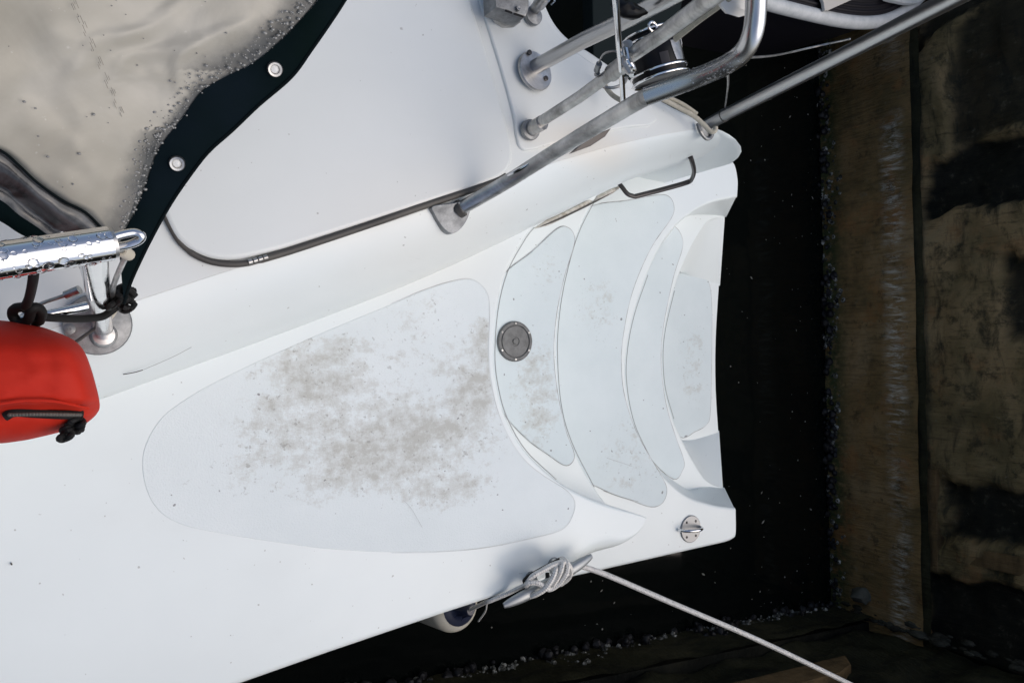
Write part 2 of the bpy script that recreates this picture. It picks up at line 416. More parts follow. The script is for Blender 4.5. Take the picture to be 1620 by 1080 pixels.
def f_water(nt, b):
    t = NT(nt); v = t.coord('Object', (1, 1, 1))
    t.lk(t.ramp(t.noise(v, 0.8, 4), [(0.3, (0.0022, 0.0032, 0.0030)), (0.7, (0.0042, 0.0055, 0.0048))]), b.inputs['Base Color'])
    t.bump(t.noise(v, 2.2, 3, 0.5), 0.12, 0.05, b)
mat('black_water', (0.002, 0.003, 0.003), 0.07, spec=0.22, build=f_water)

def f_wall(kind):
    # local frame of a wall: x along it, z up
    def f(nt, b):
        t = NT(nt); v = t.coord(); st = t.coord(scale=(9, 1, 1.3)); hs = t.coord(scale=(1.4, 1, 5))
        n1 = t.noise(v, 2.6, 8, 0.65, 0.7); n2 = t.noise(st, 7, 6, 0.7); n3 = t.noise(v, 26, 8, 0.7); n4 = t.noise(hs, 3.2, 7, 0.68, 0.5)
        sp = t.node('ShaderNodeSeparateXYZ'); t.lk(v, sp.inputs[0])
        if kind == 'base':
            c = t.ramp(n1, [(0.26, (0.10, 0.085, 0.035)), (0.5, (0.30, 0.19, 0.078)), (0.74, (0.40, 0.28, 0.14))])
            c = t.mix(t.rng(n2, 0.44, 0.70, 0.0, 0.5), c, (0.040, 0.034, 0.018))
            c = t.mix(t.rng(t.noise(v, 7, 6, 0.7), 0.52, 0.70, 0, 0.5), c, (0.05, 0.045, 0.025))
            c = t.mix(t.math('MULTIPLY', t.rng(sp.outputs[2], 0.04, 0.15, 1, 0), t.rng(n3, 0.28, 0.55)), c, (0.055, 0.070, 0.026))
            c = t.mix(t.math('MULTIPLY', t.rng(n3, 0.56, 0.72), 0.4), c, (0.30, 0.27, 0.20))
            c = t.mix(t.rng(t.noise(v, 4.5, 7, 0.7), 0.52, 0.66, 0, 0.6), c, (0.36, 0.17, 0.06))
            c = t.mix(t.rng(t.noise(v, 15, 7, 0.75), 0.54, 0.66, 0, 0.65), c, (0.035, 0.032, 0.018))
            # pale rope scuffs in a band below the upper edge
            h = t.math('ABSOLUTE', t.math('SUBTRACT', sp.outputs[2], SCUFF_H))
            sc = t.math('MULTIPLY', t.rng(h, 0.005, 0.075, 1, 0), t.rng(t.noise(t.coord(scale=(24, 1, 5.0)), 1.7, 8, 0.8, 0.8), 0.45, 0.66))
            sc = t.math('MULTIPLY', sc, t.rng(t.noise(v, 1.6, 3), 0.40, 0.56))
            c = t.mix(t.math('MULTIPLY', sc, 0.9), c, (0.78, 0.74, 0.62))
        elif kind == 'panel':
            c = t.ramp(n1, [(0.28, (0.07, 0.058, 0.027)), (0.45, (0.21, 0.155, 0.072)), (0.62, (0.36, 0.245, 0.118)), (0.82, (0.25, 0.22, 0.13))])
            c = t.mix(t.rng(n4, 0.48, 0.68, 0, 0.85), c, (0.022, 0.023, 0.015))
            c = t.mix(t.rng(n2, 0.52, 0.7, 0, 0.6), c, (0.035, 0.028, 0.016))
            c = t.mix(t.rng(n3, 0.60, 0.74, 0, 0.55), c, (0.36, 0.33, 0.25))
            c = t.mix(t.rng(t.noise(v, 4, 7, 0.7), 0.54, 0.66, 0, 0.55), c, (0.34, 0.18, 0.075))
            c = t.mix(t.rng(t.noise(v, 12, 7, 0.75), 0.50, 0.64, 0, 0.7), c, (0.03, 0.03, 0.018))
            at = t.node('ShaderNodeAttribute'); at.attribute_name = 'hollow_dark'
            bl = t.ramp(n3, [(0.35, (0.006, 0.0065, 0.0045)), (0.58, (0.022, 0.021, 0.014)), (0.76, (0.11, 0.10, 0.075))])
            c = t.mix(t.rng(at.outputs['Fac'], 0.05, 0.7), c, bl)  # hollowed areas of the face mix to near black
        elif kind == 'beam':
            c = t.ramp(t.noise(hs, 6, 6, 0.6), [(0.3, (0.10, 0.066, 0.030)), (0.7, (0.23, 0.145, 0.066))])
            c = t.mix(t.rng(n1, 0.48, 0.66, 0, 0.75), c, (0.024, 0.020, 0.012))
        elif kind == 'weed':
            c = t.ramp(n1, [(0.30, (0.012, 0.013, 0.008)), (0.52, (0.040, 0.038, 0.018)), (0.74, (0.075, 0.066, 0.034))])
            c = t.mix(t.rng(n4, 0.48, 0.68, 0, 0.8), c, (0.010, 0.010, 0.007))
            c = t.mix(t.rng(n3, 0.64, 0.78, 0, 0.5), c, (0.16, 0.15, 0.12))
        else:
            c = t.ramp(n1, [(0.32, (0.006, 0.0064, 0.005)), (0.55, (0.018, 0.018, 0.012)), (0.75, (0.046, 0.041, 0.025))])
            c = t.mix(t.rng(t.noise(v, 40, 5, 0.7), 0.68, 0.8, 0, 0.6), c, (0.18, 0.18, 0.15))
        t.lk(c, b.inputs['Base Color'])
        t.lk(t.rng(n3, 0.3, 0.7, 0.5, 0.85), b.inputs['Roughness'])
        t.bump(t.math('ADD', t.math('MULTIPLY', n3, 0.5), n2), 0.8, 0.02, b)
    return f
SCUFF_H = 0.3636
for k in ('base', 'panel', 'beam', 'back', 'weed'):
    mat('wall_' + k, (0.03, 0.025, 0.015), 0.7, spec=0.18, build=f_wall(k))
mat('barnacle', (0.2, 0.2, 0.18), 0.7, spec=0.2, build=lambda nt, b: NT(nt).lk(NT(nt).ramp(NT(nt).noise(NT(nt).coord(), 50, 3, 0.7), [(0.36, (0.015, 0.016, 0.013)), (0.50, (0.10, 0.10, 0.085)), (0.66, (0.55, 0.54, 0.48))]), b.inputs['Base Color']))
mat('stone', (0.09, 0.085, 0.07), 0.8, spec=0.15, build=lambda nt, b: NT(nt).lk(NT(nt).ramp(NT(nt).noise(NT(nt).coord(), 14, 8, 0.7), [(0.3, (0.05, 0.05, 0.036)), (0.7, (0.15, 0.145, 0.12))]), b.inputs['Base Color']))
mat('mortar', (0.06, 0.055, 0.045), 0.85, spec=0.1, build=lambda nt, b: NT(nt).lk(NT(nt).ramp(NT(nt).noise(NT(nt).coord(), 9, 8, 0.7), [(0.4, (0.014, 0.013, 0.009)), (0.72, (0.12, 0.115, 0.09))]), b.inputs['Base Color']))
mat('mussel', (0.012, 0.012, 0.013), 0.45, spec=0.25)
mat('fleck', (0.22, 0.22, 0.2), 0.8)
def f_ground(nt, b):
    t = NT(nt); v = t.coord()
    t.lk(t.ramp(t.noise(v, 3, 8, 0.7), [(0.3, (0.09, 0.085, 0.075)), (0.7, (0.16, 0.15, 0.135))]), b.inputs['Base Color'])
mat('quay_paving', (0.12, 0.11, 0.1), 0.9, build=f_ground)
M = MATS

# ------------------------------------------------------------------ setting: water and the two quay walls
mb = MB(); S = 300
mb.add([(-S, -S, 0), (S, -S, 0), (S, S, 0), (-S, S, 0)], [(0, 1, 2, 3)])
tag(mb.build('water', M['black_water'], loc=(0, 0, 0), fix=False), kind='structure')

C0 = P(1316, 957, 0)
def wall_frame(a, b):
    d = Vector((b.x - a.x, b.y - a.y, 0)).normalized(); nrm = Vector((-d.y, d.x, 0))
    return a, d, nrm
TOP_R = P(1300, 250, 0)
A_R, D_R, N_R = wall_frame(C0, TOP_R)            # runs up the picture
if N_R.x > 0: N_R = -N_R                          # towards the water
E_L = P(744, 1061, 0)
A_L, D_L, N_L = wall_frame(C0, E_L)
if N_L.y < 0: N_L = -N_L
def frame_mat(A, D, N):
    m = Matrix((( D.x, -N.x, 0, A.x), (D.y, -N.y, 0, A.y), (0, 0, 1, 0), (0, 0, 0, 1)))
    return m
class Wall:
    """local frame: x along the wall from the corner, y into the wall, z up"""
    def __init__(s, A, D, N, label, group=None):
        s.A, s.D, s.N = A, D, N
        s.e = empty('quay_wall', (0, 0, 0), label, 'wall', group, frame_mat(A, D, N))
    def at(s, u, v, o=0.0):
        """local (x, z) of a photo point on the plane o in front of the wall"""
        d = Vector(ray(u, v)); p0 = s.A + s.N * o; c = Vector((0, 0, ZC))
        t = (p0 - c).dot(s.N) / d.dot(s.N); q = c + d * t
        return (q - s.A).dot(s.D), q.z
    def piece(s, name, poly, front, back, m, label=None, seg=5, rough=0.0):
        """a board with outline poly [(x, z)], its face `front` metres proud of the wall line"""
        mb = MB(); n = len(poly); pts = []
        for i in range(n):
            a, b = poly[i], poly[(i + 1) % n]; L = math.hypot(b[0] - a[0], b[1] - a[1]); k = max(1, min(14, int(L / 0.12))) if rough else 1
            for j in range(k):
                q = Vector((a[0] + (b[0] - a[0]) * j / k, 0, a[1] + (b[1] - a[1]) * j / k))
                if rough:
                    q.x += (noise.noise(q * 6.0 + Vector((3, 1, 0))) ) * rough; q.z += noise.noise(q * 6.0 + Vector((0, 9, 4))) * rough
                pts.append(q)
        c = sum(pts, Vector()) / len(pts); r = 0.008
        def row(y, ins): return [Vector((q.x, y, q.z)) + (Vector((c.x, 0, c.z)) - q).normalized() * ins for q in pts]
        rows = [row(-back, 0), row(-front + r, 0), row(-front + r * 0.3, r * 0.3), row(-front, r)]
        mb.grid(rows, closed_v=True); mb.add(rows[-1], [tuple(range(len(pts)))], flat=True)
        o = mb.build(name, m, s.e, local=True)
        if label: o['label'] = label
        return o

wr = Wall(A_R, D_R, N_R, 'dark quay wall with brown board and pale rope scuffs, behind the stern')
h1 = wr.at(1452, 600)[1]
SC_H = wr.at(1422, 700)[1]
for m in ('wall_base',):
    for nd in M[m].node_tree.nodes: pass
# backing wall and its low concrete base, the boards in front
def rect(x0, x1, z0, z1): return [(x0, z0), (x1, z0), (x1, z1), (x0, z1)]
wr.piece('backing', rect(-0.3, 9, -0.8, 1.2), -0.17, -0.5, M['wall_back'])
wr.piece('base_block', rect(-0.04, 9, -0.8, h1 - 0.02), -0.03, -0.11, M['wall_base'], rough=0.008)
def pxpoly(w, pts, o): return [w.at(u, v, o) for u, v in pts]
def to_px(q):
    d = ROT.T @ np.array([q.x, q.y, q.z - ZC]); return 810 - FPX * d[0] / d[2], 540 + FPX * d[1] / d[2]
def inside(u, v, lo, hi, x0):
    """how far (photo px) a point is inside the band between two edges that start at x0"""
    e0 = lo[0] + (lo[1] - lo[0]) * (u - 1460) / 160; e1 = hi[0] + (hi[1] - hi[0]) * (u - 1460) / 160
    return min(v - e0, e1 - v, (u - x0) * 0.8)
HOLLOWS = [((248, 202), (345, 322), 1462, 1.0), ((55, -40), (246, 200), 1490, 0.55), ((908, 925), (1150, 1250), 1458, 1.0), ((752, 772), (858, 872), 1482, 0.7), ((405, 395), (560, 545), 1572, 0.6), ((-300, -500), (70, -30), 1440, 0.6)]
def relief(w, name, m, x0, x1, z0, z1, step, back, rough, seed, hollow=False):
    """the eroded face of a wall, as real relief; its colour goes near black where it is hollowed out"""
    nx, nz = int((x1 - x0) / step) + 1, max(4, int((z1 - z0) / step) + 1); mb = MB(); rows = []; hollow_dark = []
    for i in range(nx):
        row = []
        for k in range(nz):
            x = x0 + (x1 - x0) * i / (nx - 1); z = z0 + (z1 - z0) * k / (nz - 1)
            h = noise.fractal(Vector((x * 5, z * 7, seed)), 1.0, 2.0, 5) * rough
            d = 0.0
            if hollow:
                u, v = to_px(w.A + w.D * x - w.N * back + Vector((0, 0, z)))
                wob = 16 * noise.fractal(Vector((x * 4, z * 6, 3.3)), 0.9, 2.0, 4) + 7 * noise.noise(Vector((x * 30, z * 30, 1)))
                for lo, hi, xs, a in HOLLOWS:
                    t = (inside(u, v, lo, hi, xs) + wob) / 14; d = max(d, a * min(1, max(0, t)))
            row.append(Vector((x, back + 0.09 * d + h, z))); hollow_dark.append(d)
        rows.append(row)
    mb.grid(rows); mb.attr['hollow_dark'] = hollow_dark
    return mb.build(name, m, w.e, local=True, sharp=None)
relief(wr, 'wall_face', M['wall_panel'], -0.08, 5.2, h1 - 0.03, 1.2, 0.022, 0.035, 0.022, 2, True)
relief(wr, 'base_face', M['wall_base'], -0.06, 5.2, -0.12, h1, 0.022, -0.006, 0.010, 5)
relief(wr, 'ledge', M['wall_weed'], -0.06, 5.2, h1 - 0.022, h1 + 0.03, 0.011, 0.010, 0.014, 12)
wr.piece('beam', pxpoly(wr, [(1512, 862), (1620, 884), (1760, 910), (1760, 944), (1620, 914), (1512, 888)], -0.03), -0.03, -0.12, M['wall_beam'], rough=0.008, label='narrow brown timber near the corner of the walls')
wr.piece('post', pxpoly(wr, [(1462, 742), (1480, 744), (1484, 905), (1464, 895)], -0.03), -0.03, -0.12, M['wall_beam'], rough=0.006)

wl_ = Wall(A_L, D_L, N_L, 'black quay wall beside the hull, under the mooring rope')
wl_.piece('backing', rect(-0.3, 9, -0.8, 1.5), -0.12, -0.5, M['wall_back'])
wl_.piece('base_block', rect(-0.05, 9, -0.8, 0.20), -0.02, -0.11, M['wall_back'], rough=0.01)
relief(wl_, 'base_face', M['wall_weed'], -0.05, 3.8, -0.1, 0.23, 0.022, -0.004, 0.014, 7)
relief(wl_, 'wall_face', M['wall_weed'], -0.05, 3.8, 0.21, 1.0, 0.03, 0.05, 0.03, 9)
wl_.piece('beam', pxpoly(wl_, [(1338, 1036), (1345, 1050), (1330, 1062), (1180, 1104), (1000, 1150), (990, 1125), (1160, 1078)], -0.02), -0.02, -0.12, M['wall_beam'], rough=0.01, label='brown timber low on the wall, crossed by the mooring rope')

# mortar lumps in the corner
cor = wr.e
def lump(mbx, c, r, sq=(1, 1, 1), sd=0):
    k = 7; rows = []
    for i in range(k + 1):
        a = math.pi * i / k; row = []
        for j in range(10):
            b_ = 2 * math.pi * j / 10; q = Vector((math.sin(a) * math.cos(b_) * sq[0], math.sin(a) * math.sin(b_) * sq[1], math.cos(a) * sq[2]))
            q *= r * (1 + 0.35 * noise.noise(q * 2.3 + Vector((sd, 0, 0)))); row.append(Vector(c) + q)
        rows.append(row)
    mbx.grid(rows, closed_v=True)
mb = MB(); lump(mb, wr.A + wr.D * 0.10 + wr.N * 0.01 + Vector((0, 0, 0.17)), 0.055, (1.1, .7, .8), 3)
tag(mb.build('stone', M['stone']), 'pale rounded stone stuck in the corner of the quay walls', 'stone')
mb = MB(); rm = random.Random(8)
for i in range(70):
    z = 0.05 + 0.95 * rm.random(); a = rm.uniform(-1, 1)
    lump(mb, wr.A + (wr.D if a > 0 else wl_.D) * abs(a) * 0.035 + Vector((0, 0, z)), 0.005 + 0.015 * rm.random() ** 2.5, (1, 1, 2.2), i)
o = mb.build('mortar', M['mortar'])
tag(o, 'crumbling pale mortar running up the corner where both walls meet', 'mortar', kind='stuff')

def barnacles(w, x0, x1, n, zlo, zhi, seed):
    rnd = random.Random(seed); mb = MB()
    for _ in range(n):
        x = x0 + (x1 - x0) * rnd.random() ** 1.0
        dens = noise.noise(Vector((x * 2.2, seed, 0))) * 0.5 + 0.5
        if rnd.random() > 0.1 + dens: continue
        z = zlo + (zhi - zlo) * (rnd.random() ** 1.3) * (0.35 + 1.3 * dens * dens * 1.6)
        r = 0.003 + 0.013 * rnd.random() ** 3.2; h = r * (0.7 + rnd.random() * 0.8); seg = 6
        c = Vector((x, 0.0, z)); a0 = rnd.random() * 6
        ti = Vector((rnd.uniform(-.4, .4), -1, rnd.uniform(-.4, .4))).normalized()
        A1 = Vector((1, 0, 0)); A2 = Vector((0, 0, 1))
        rows = []
        for rr, hh in ((1.0, -0.004), (0.85, h * 0.6), (0.5, h), (0.3, h * 0.55)):
            rows.append([c + ti * hh + (A1 * math.cos(a0 + 2 * math.pi * k / seg) + A2 * math.sin(a0 + 2 * math.pi * k / seg) * 0.85) * r * rr * (1 + 0.25 * rnd.random()) for k in range(seg)])
        mb.grid(rows, closed_v=True)
    o = mb.build('barnacles', M['barnacle'], w.e, local=True, sharp=30); o['kind'] = 'stuff'
def mussels(w, x0, x1, n, seed):
    rnd = random.Random(seed); mb = MB()
    for k in range(n):
        x = rnd.uniform(x0, x1); d = noise.noise(Vector((x * 3.0, seed, 2))) * .5 + .5
        if rnd.random() > d + .15: continue
        q = w.A + w.D * x + w.N * rnd.uniform(-.004, .012 + .03 * d) + Vector((0, 0, rnd.uniform(-.01, .012 + .085 * d * d * 1.6)))
        lump(mb, q, .007 + .016 * rnd.random() ** 2, (1, 1, .8), k * .37)
    o = mb.build('mussels', M['mussel'], None, loc=(0, 0, 0)); tag(o, 'clumps of black mussels along the waterline of the ' + ('far wall behind the stern' if w is wr else 'wall beside the hull'), 'mussels', kind='stuff')
mussels(wr, -0.02, 4.4, 520, 4)
mussels(wl_, 0.0, 3.4, 300, 6)
barnacles(wr, -0.02, 4.2, 1900, -0.015, 0.085, 3)
barnacles(wl_, -0.02, 3.4, 1100, -0.015, 0.075, 11)

# paved quay tops behind both walls
def quay_top(name, w, z):
    mb = MB(); q = [w.A + w.D * s + w.N * o + Vector((0, 0, z)) for s, o in ((-6, -0.12), (30, -0.12), (30, -30), (-6, -30))]
    mb.slab(q, 0.25, 0.02); tag(mb.build(name, M['quay_paving']), kind='structure')
quay_top('pavement', wl_, 1.5)
quay_top('ground', wr, 1.2)
mb = MB()
rnd = random.Random(5)
for _ in range(150):
    u, v = rnd.uniform(1150, 1330), rnd.uniform(60, 960)
    if rnd.random() < 0.25: u, v = rnd.uniform(760, 1300), rnd.uniform(900, 1010)
    c = P(u, v, 0.003); r = 0.0015 + 0.0035 * rnd.random() ** 3; a = rnd.random() * 3
    e = rnd.choice((1, 1, 1, 3))
    mb.add([c + Vector((math.cos(a + k * 1.57), math.sin(a + k * 1.57) , 0)) * r * (e if k % 2 == 0 else 1) for k in range(4)], [(0, 1, 2, 3)], flat=True)
tag(mb.build('debris', M['fleck'], fix=False, sharp=None), 'pale specks floating on the black water', 'debris', kind='stuff')

# ------------------------------------------------------------------ the boat
boat = empty('sailboat', BOAT_LOC, 'white sailboat stern with curved boarding steps and stained side deck', 'boat')
ZD, Z1, Z2, Z3, Z4, ZT = 0.85, 0.71, 0.56, 0.42, 0.29, 1.02
KEEL = -0.3
N0 = [(862, 338), (845, 360), (830, 380), (803, 430), (788, 490), (783, 560), (788, 610), (802, 660), (832, 712), (880, 758), (930, 786), (975, 802), (1018, 816)]
N1 = [(975, 275), (945, 310), (915, 370), (895, 440), (885, 500), (882, 560), (888, 640), (905, 700), (940, 770), (985, 830)]
N2 = [(1168, 312), (1120, 324), (1080, 349), (1050, 384), (1025, 435), (1003, 500), (992, 560), (992, 610), (1004, 670), (1032, 730), (1080, 779), (1126, 797), (1165, 803)]
N3 = [(1147, 343), (1134, 346), (1118, 356), (1092, 398), (1067, 460), (1053, 520), (1049, 565), (1053, 615), (1066, 662), (1086, 706), (1110, 748), (1126, 764), (1144, 771)]
TR = [(1137.6, 446), (1134.6, 510), (1133, 570), (1134, 630), (1136.6, 686)]

def loop(*parts):
    out = []
    for smooth, pts, n in parts: out += (cr(pts, n) if smooth else [np.array(q, float) for q in pts])
    return out
# side deck with a rolled shoulder where it ends above the platform
mb = MB()
sh = [(1024, 819), (1012, 842), (985, 866), (942, 884)]
seq = [(False, [(-420, 560), (0, 560), (300, 480), (600, 400)], 1), (True, N0, 5), (True, sh, 5),
       (False, [(905, 900), (870, 914), (800, 940), (720, 966), (640, 993), (520, 1034), (390, 1080), (200, 1147), (-420, 1362)], 1)]
px = loop(*seq); rad = []
for q in px:
    u, v = q
    sm = lambda x: (lambda y: y * y * (3 - 2 * y))(min(1, max(0, x)))
    on_shoulder = u > 780 and v > 817.5 - 0.0 and not (u < 800 and v < 900)
    if on_shoulder: rad.append(0.004 + 0.050 * sm((1024 - u) / 75) if u > 945 else 0.014 + 0.040 * sm((u - 850) / 90))
    else: rad.append(0.010 - 0.006 * sm((u - 960) / 55) if v < 850 else 0.014)
moulded(mb, PS(px, ZD), KEEL, rad, steps=8)
deck = mb.build('side_deck', M['gelcoat'], boat, sharp=35)

def step(name, px_, z, r, label=None, ncurve=None):
    n = len(px_); m = ncurve or 0
    rr = [r] * n
    if m:       # the edge fades out towards both ends of the tread and is plain where it is buried
        rr = [min(r, 0.0006 + 0.0012 * min(i, m - i)) if i <= m else 0.0006 for i in range(n)]
    mb = MB(); moulded(mb, PS(px_, z), KEEL, rr)
    o = mb.build(name, M['gelcoat'], boat, sharp=35)
    if label: o['label'] = label
    return o
st1 = step('step', loop((True, N1, 5), (False, [(900, 830), (700, 760), (700, 330)], 1)), Z1, 0.011, 'uppermost boarding step, with the round deck plate', (len(N1) - 1) * 5)
pl = loop((True, N2, 5), (True, [(1166, 806), (1166, 844), (1160, 853), (1148, 858)], 4), (False, [(1020, 887), (905, 913), (700, 955), (600, 700), (680, 400), (930, 262), (1060, 236), (1130, 235)], 1), (True, [(1152, 247), (1164, 260), (1169, 284), (1169, 300)], 4))
st2 = step('step', pl, Z2, 0.011, 'wide second step that runs out into both stern corners')
st3 = step('step', loop((True, N3, 5), (False, [(1120, 800), (980, 760), (930, 560), (960, 400), (1100, 320)], 1)), Z3, 0.011, 'narrow third step down', (len(N3) - 1) * 5)
st4 = step('step', loop((True, TR, 5), (False, [(1112, 715), (1050, 740), (980, 560), (1030, 400), (1110, 415)], 1)), Z4, 0.008, 'lowest step at the water', (len(TR) - 1) * 5)
# sloping cheeks at both ends of the third and the lowest step
def cheek(A_, B_, za, zb, parent, rr, pw=1.0):
    """A_ runs along the upper step's edge, B_ along the foot on the lower step"""
    mb = MB(); a = [P(q[0], q[1], za) for q in A_]; m = len(a); b = [P(q[0], q[1], zb - 0.003) for q in resample(cr(B_, 4), m)]
    n = 10; a = [q - Vector((0, 0, rr[k] + 0.0004)) for k, q in enumerate(a)]; rows = [a]
    for k in range(1, n + 1):
        t = k / n; rows.append([Vector((a[i].x + (b[i].x - a[i].x) * t, a[i].y + (b[i].y - a[i].y) * t, a[i].z + (b[i].z - a[i].z) * (t ** pw))) for i in range(m)])
    rows.append([Vector((q.x, q.y, 0)) for q in rows[-1]])
    rows = [r if (r[-1] - P(A_[-1][0], A_[-1][1], za)).length < (r[0] - P(A_[-1][0], A_[-1][1], za)).length else r[::-1] for r in rows]
    out = 0 if rows[0][0].x > rows[0][-1].x else -1        # the end at the transom
    def ext(r): e = Vector((r[out].x, r[out].y, -0.2)); return [e] + r if out == 0 else r + [e]
    mb.grid([ext(r) for r in rows])
    mb.build('cheek', M['gelcoat'], parent, sharp=35)
n2c, n3c = cr(N2, 4), cr(N3, 4)
r2c = [0.011] * len(n2c); r3c = [min(0.011, 0.0006 + 0.0012 * min(k, len(n3c) - 1 - k) * 1.25) for k in range(len(n3c))]
cheek(n2c[:4 * 3 + 1], [(1149, 343), (1112, 340), (1080, 345), (1052, 382)], Z2, Z3, st3, r2c[:13])
cheek(n2c[-(4 * 3 + 1):], [(1036, 738), (1086, 773), (1104, 770), (1122, 769), (1146, 771)], Z2, Z3, st3, r2c[-13:])
cheek(n3c[:4 * 3 + 3], [(1139, 452), (1119, 447), (1104, 443), (1090, 438), (1078, 432)], Z3, Z4, st4, r3c[:15])
cheek(n3c[-(4 * 3 + 3):], [(1060, 690), (1076, 695), (1096, 694), (1120, 687), (1137.6, 681)], Z3, Z4, st4, r3c[-15:])

# coaming: the swelling moulding between side deck and cockpit top
base = [(-420, 842, .85), (0, 690, .85), (210, 613, .85), (440, 529, .85), (640, 452, .85), (770, 394, .85), (850, 355, .845), (915, 323, .835), (983, 290, .83), (1040, 268, .83), (1085, 254, .83), (1125, 246, .84), (1148, 247, .85), (1158, 252, .86)]
topr = [(-420, 692, ZT), (0, 548, ZT), (210, 478, ZT), (385, 421, ZT), (570, 366, ZT), (681, 329, ZT), (790, 290, ZT), (845, 268, ZT), (915, 246, ZT), (980, 228, ZT), (1035, 216, ZT), (1080, 208, ZT), (1115, 203, ZT), (1134, 204, ZT)]
prof = [(0.0, 0.0), (0.10, 0.26), (0.22, 0.47), (0.38, 0.66), (0.56, 0.81), (0.75, 0.92), (0.9, 0.98), (1.0, 1.0)]
bs = cr(base, 5); ts = cr(topr, 5)
rows = []
for b_, t_ in zip(bs, ts):
    pb, pt = P(*b_), P(*t_); d = pt - pb
    # towards the stern the moulding swells: more of the height is gained low down
    row = [Vector((pb.x, pb.y, 0.2)), Vector((pb.x, pb.y, pb.z - 0.03))]
    for s, h in prof: row.append(Vector((pb.x + d.x * s, pb.y + d.y * s, pb.z + d.z * h)))
    rows.append(row)
end = rows[-1]
cx = Vector((-1, 0.25, 0)).normalized()
for k in (0.35, 0.7, 1.0):       # rounded stern end
    a = k * math.pi / 2
    rows.append([Vector((q.x, q.y, q.z)) - cx * 0.02 * math.sin(a) + Vector((0, 0, -0.03 * (1 - math.cos(a)))) for q in end])
rows.append([Vector((q.x, q.y, KEEL)) for q in rows[-1]])
mb = MB(); mb.grid(rows); mb.build('coaming', M['gelcoat'], boat, sharp=50)

mb = MB()
stern_e = [(1136, 205), (1112, 191), (1045, 157), (1000, 126), (954, 94), (932, 79), (904, 62), (884, 42), (869, 16), (858, -20), (850, -80)]
px = [np.array(q[:2]) for q in ts[:-1]] + cr(stern_e, 3) + [np.array(q, float) for q in [(820, -300), (-420, -300)]]
n_t = len(ts) - 1
moulded(mb, PS(px, ZT), 0.3, [0.0015 if i < n_t else 0.012 for i in range(len(px))])
cp = mb.build('cockpit_top', M['gelcoat_top'], boat, sharp=35)

mb = MB()
lidp = loop((True, [(240, 262), (250, 310), (262, 345), (280, 378), (310, 400), (345, 410), (385, 409), (450, 394)], 4), (True, [(560, 359), (680, 320), (770, 290), (796, 278), (809, 260), (811, 234), (800, 185), (775, 97), (744, -5), (722, -80)], 4), (False, [(690, -300), (100, -300)], 1))
moulded(mb, PS(lidp, ZT + 0.013), ZT - 0.02, 0.009)
lid = mb.build('locker_lid', M['gelcoat_top'], boat, sharp=35)
mb = MB()
pb_ = loop((True, [(757, -5), (790, 100), (812, 180), (817, 215), (824, 234), (842, 237), (900, 221), (985, 203), (1028, 199)], 4), (True, [(1040, 190), (1030, 166), (1000, 142), (954, 110), (918, 86), (890, 64), (872, 40), (858, 8), (846, -30)], 4), (False, [(800, -300), (660, -300)], 1))
moulded(mb, PS(pb_, ZT + 0.006), ZT - 0.02, 0.005)
mb.build('stern_panel', M['gelcoat_top'], boat, sharp=35)

# rubber seal round the lid, with four small steel clips
mb = MB()
sl = cr([(242, 280, ZT + .006), (254, 325, ZT + .006), (266, 352, ZT + .006), (285, 384, ZT + .006), (312, 405, ZT + .006), (345, 416, ZT + .006), (385, 417, ZT + .007), (420, 408, ZT + .008), (470, 393, ZT + .008), (570, 360, ZT + .008), (681, 322, ZT + .008), (765, 294, ZT + .008), (800, 279, ZT + .006)], 6)
ps = [P(*q) for q in sl]
mb.tube(ps, [0.0045 if q[0] < 300 else (0.0056 if q[0] < 410 else 0.0070) for q in sl], 12)
seal = mb.build('rubber_seal', M['rubber'], lid)
for k in range(4):
    mb = MB(); u = 396 + k * 8; v = 414 - k * 2.3
    a, b = P(u - 3, v + 1, ZT + .012), P(u + 3, v - 0.8, ZT + .012)
    mb.tube([a, b], 0.0046, 10); mb.build('clip', M['weathered_steel'], seal)

# non-skid panels, each with the grimy groove round it
def ribbon(mbx, pts, w, z):
    p = [Vector((q.x, q.y, z)) for q in pts]; o1 = offset(p, w)
    mbx.grid([p, o1], closed_v=True)
def nonskid(px_, z, m, parent, gm='groove_grime'):
    q = PS(cr(px_, 5, True), z + (0.0025 if gm == 'groove_grime' else 0.0009))
    mb = MB(); mb.slab(q, 0.012, 0.0012); o = mb.build('nonskid_panel', m, parent)
    mb = MB(); oq = offset([Vector(x) for x in q], -0.0022); iq = offset(oq, 0.0022 if gm == 'groove_grime' else 0.0016)
    us = [c[0] for c in cr(px_, 5, True)]; n = len(us)
    for i in range(n):
        k = (i + 1) % n
        if gm == 'faint_groove' and (us[i] < 600 or us[k] < 600): continue
        mb.add([Vector((p.x, p.y, z + (.0012 if gm == 'groove_grime' else .0005))) for p in (oq[i], oq[k], iq[k], iq[i])], [(0, 1, 2, 3)])
    mb.build('groove', M[gm], parent, sharp=None)
nonskid([(709, 447), (664, 462), (620, 481), (490, 535), (353, 598), (278, 642), (245, 675), (226, 720), (230, 768), (250, 806), (287, 829), (353, 844), (442, 858), (531, 869), (642, 873), (753, 867), (842, 850), (888, 837), (904, 818), (909, 795), (896, 776), (860, 753), (829, 727), (802, 687), (782, 633), (773, 567), (774, 487), (767, 458), (744, 442)], ZD, M['deck_nonskid'], deck, 'faint_groove')
nonskid([(800, 432), (840, 400), (882, 362), (900, 361), (909, 375), (906, 395), (892, 440), (880, 500), (876, 560), (882, 620), (895, 680), (908, 716), (905, 731), (893, 735), (870, 720), (830, 690), (790, 640), (772, 560), (776, 480)], Z1, M['step_nonskid'], st1)
